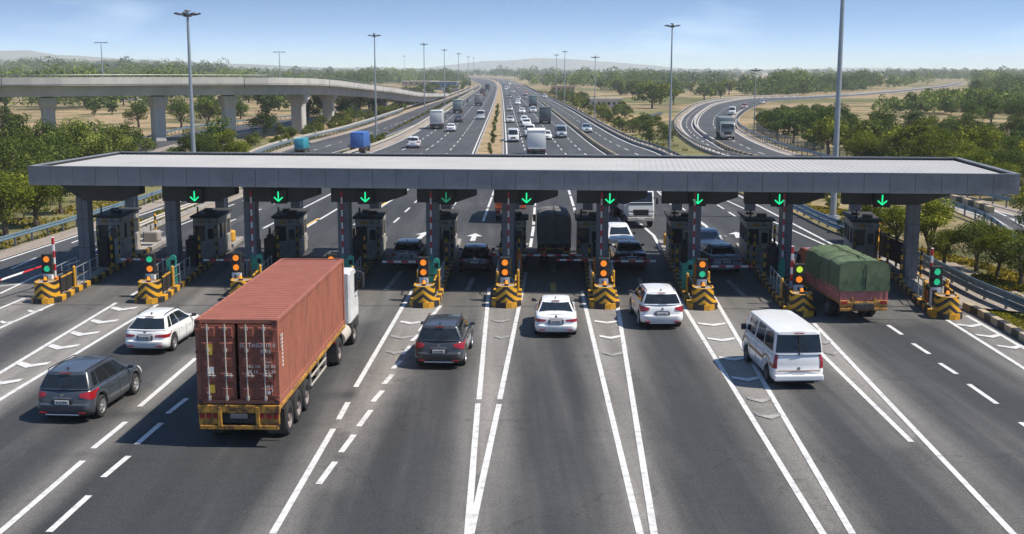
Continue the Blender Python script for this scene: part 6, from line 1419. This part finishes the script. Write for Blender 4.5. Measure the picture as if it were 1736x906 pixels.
for i in range(34):
    x = (at_y(ML, [ym])[0].x + at_y(MR, [ym])[0].x) / 2; tree(Vector((x + random.uniform(-.25, .25), ym, .1)), random.uniform(.6, 1.2), 3, random.choice([G1, G2]), f'small clipped shrub on the highway median, {ordn(i + 1)} from the canopy', 'small shrubs on the median', 'shrub', random.uniform(1.0, 1.5)); ym += random.uniform(3, 5) * (1 + i * .06)
# grass tufts along verges (uncountable)
def tufts(name, regions, n, size, seed, tint):
    tint = tuple(c * .5 for c in tint)
    r = np.random.default_rng(seed); V = []; F = []
    pts = []
    for reg in regions:
        P = [G(*p) for p in reg]; poly = np.array([(p.x, p.y) for p in P]); (x0, y0), (x1, y1) = poly.min(0), poly.max(0); c = 0
        while c < n:
            x, y = r.uniform(x0, x1), r.uniform(y0, y1)
            if mnoise.noise(Vector((x * .25, y * .25, seed))) < -.08 or not inside(poly, x, y): continue
            pts.append((x, y)); c += 1
    cs = np.array([(x, y, .06) for x, y in pts]); me = leaf_mesh(name, cs, np.full(len(cs), size), len(cs) * 7, size * 1.1, seed, .2, .8, .1); o = link(bpy.data.objects.new(name, me)); o.color = (*tint, 1); o['kind'] = 'stuff'
tufts('grass', [[(-20, 430), (136, 384), (276, 335), (430, 268), (380, 262), (250, 300), (-20, 385)]], 1500, .16, 3, (1.9, 1.35, .8))
tufts('grass', [[(1255, 312), (1340, 341), (1527, 418), (1740, 512), (1740, 470), (1600, 430), (1450, 365), (1300, 310)]], 2600, .16, 4, (2.0, 1.4, .8))
tufts('grass', [[(1675, 530), (1740, 536), (1800, 545), (1745, 567)]], 500, .07, 6, (1.8, 1.5, .7))
tufts('grass', [[(640, 236), (812, 149), (750, 176), (585, 262)], [(1121, 257), (966, 181), (908, 154), (940, 155), (1060, 190), (1180, 262)]], 1600, .28, 5, (1.4, 1.15, .7))
tufts('grass', [[(165, 398), (240, 372), (290, 350), (420, 298), (445, 300), (300, 362), (215, 395)]], 900, .13, 8, (1.5, 1.3, .7))
def far_wood(name, n, y0, y1, xr, clump, seed, hr, leaf, per, tint, cut=0.0):
    """a far-off wood reading as one mass"""
    r = np.random.default_rng(seed); C_, R_ = [], []
    tr_ = 0
    while len(C_) < n * 3 and tr_ < n * 30:
        tr_ += 1; y = y0 * (y1 / y0) ** r.random(); x = r.uniform(*xr) * y
        if mnoise.noise(Vector((x * clump, y * clump * .8, seed))) < cut or hides(x, y, hr[1]) or blocked(x, y, 6): continue
        h = r.uniform(*hr) * (.55 + .75 * max(0, .5 + mnoise.noise(Vector((x * .02, y * .02, seed + 4))))); z = ground_h(x, y)
        if mnoise.noise(Vector((x * clump * 4, y * clump * 3, seed + 7))) < -.22: continue
        for q in range(3): C_.append((x + r.normal() * h * .18, y + r.normal() * h * .18, z + h * (.42 + .16 * q))); R_.append(h * r.uniform(.26, .38))
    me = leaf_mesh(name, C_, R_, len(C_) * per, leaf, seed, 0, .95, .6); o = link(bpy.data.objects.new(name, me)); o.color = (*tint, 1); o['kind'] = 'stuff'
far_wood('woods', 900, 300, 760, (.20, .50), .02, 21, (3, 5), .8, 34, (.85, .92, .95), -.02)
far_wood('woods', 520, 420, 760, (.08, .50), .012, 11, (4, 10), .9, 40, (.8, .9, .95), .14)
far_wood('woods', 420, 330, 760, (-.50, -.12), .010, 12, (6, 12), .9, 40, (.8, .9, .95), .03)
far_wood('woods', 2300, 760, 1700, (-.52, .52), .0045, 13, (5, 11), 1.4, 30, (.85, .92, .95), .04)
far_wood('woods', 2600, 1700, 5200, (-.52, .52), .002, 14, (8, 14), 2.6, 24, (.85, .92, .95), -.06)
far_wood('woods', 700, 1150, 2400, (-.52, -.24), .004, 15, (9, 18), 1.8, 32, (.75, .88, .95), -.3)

# ------------------------------------------------------------------ far buildings
def house(px, py, w, d, h, label, wm='wallpale', roof='wallpale', pitched=False, rz=0., win=6, zoff=0.):
    g = G(px, py); g.z = ground_h(g.x, g.y) + zoff; t = empty('building', g, rz, label=label, cat='building'); mb = MB(); mb.box((0, d / 2, h / 2), (w, d, h)); wl = mb.build('wall', M[wm], t)
    mb = MB()
    if pitched: mb.prism([(-w / 2 - .5, h), (w / 2 + .5, h), (0, h + w * .12)], -.5, d + .5)
    else: mb.box((0, d / 2, h + .2), (w + .8, d + .8, .4))
    mb.build('roof', M[roof], t)
    for i in range(win):
        mb = MB(); mb.box((-w / 2 + w * (i + .5) / win, -.06, h * .55), (w / win * .5, .14, h * .3)); mb.build('window', M['winglass'], t)
house(1028, 184, 9, 5, 2.6, 'low pale flat-roofed building among trees right of the highway', win=6)
house(752, 153, 15, 9, 4.6, 'blue walled warehouse with white roof left of the highway', 'bluewall', 'wallpale', win=5); house(712, 146, 26, 12, 3.2, 'long tan shed left of the blue warehouse', 'walltan', 'wallpale', win=6); house(764, 157, 8, 4, 1.8, 'low white annex in front of the blue warehouse', win=4)
house(203, 170, 13, 7, 2.6, 'blue-grey roofed shed in the field under the viaduct', 'wallpale', 'bluewall', win=5); house(955, 157, 12, 7, 3, 'tan low building before the far wood right of the highway', 'walltan', 'walltan', win=5); house(930, 141, 26, 12, 5, 'pale building near the far end of the highway', 'wallpale', 'walltan', win=6)
house(1030, 139, 34, 15, 6, 'tan block far beyond the right wood', 'walltan', 'wallpale', win=7); house(1240, 132, 44, 20, 7, 'white houses row far beyond the ramp', 'wallpale', 'walltan', win=8); house(965, 134, 30, 12, 6, 'pinkish far building under the distant hill', 'walltan', 'wallpale', win=6); house(650, 141, 40, 18, 5, 'pale long shed in the far fields left of the masts', 'wallpale', 'wallpale', win=8)

# ------------------------------------------------------------------ air
hz = MB(); hz.box((0, 4900, 60), (22000, 10400, 124)); hm = bpy.data.materials.new('haze_air'); hm.use_nodes = True; hn = hm.node_tree; hn.nodes.clear()
ho = hn.nodes.new('ShaderNodeOutputMaterial'); pv = hn.nodes.new('ShaderNodeVolumePrincipled'); pv.inputs['Color'].default_value = (.88, .95, 1, 1); pv.inputs['Density'].default_value = HAZE; pv.inputs['Anisotropy'].default_value = 0
hn.links.new(pv.outputs[0], ho.inputs['Volume']); o = hz.build('haze', hm, kind='stuff')
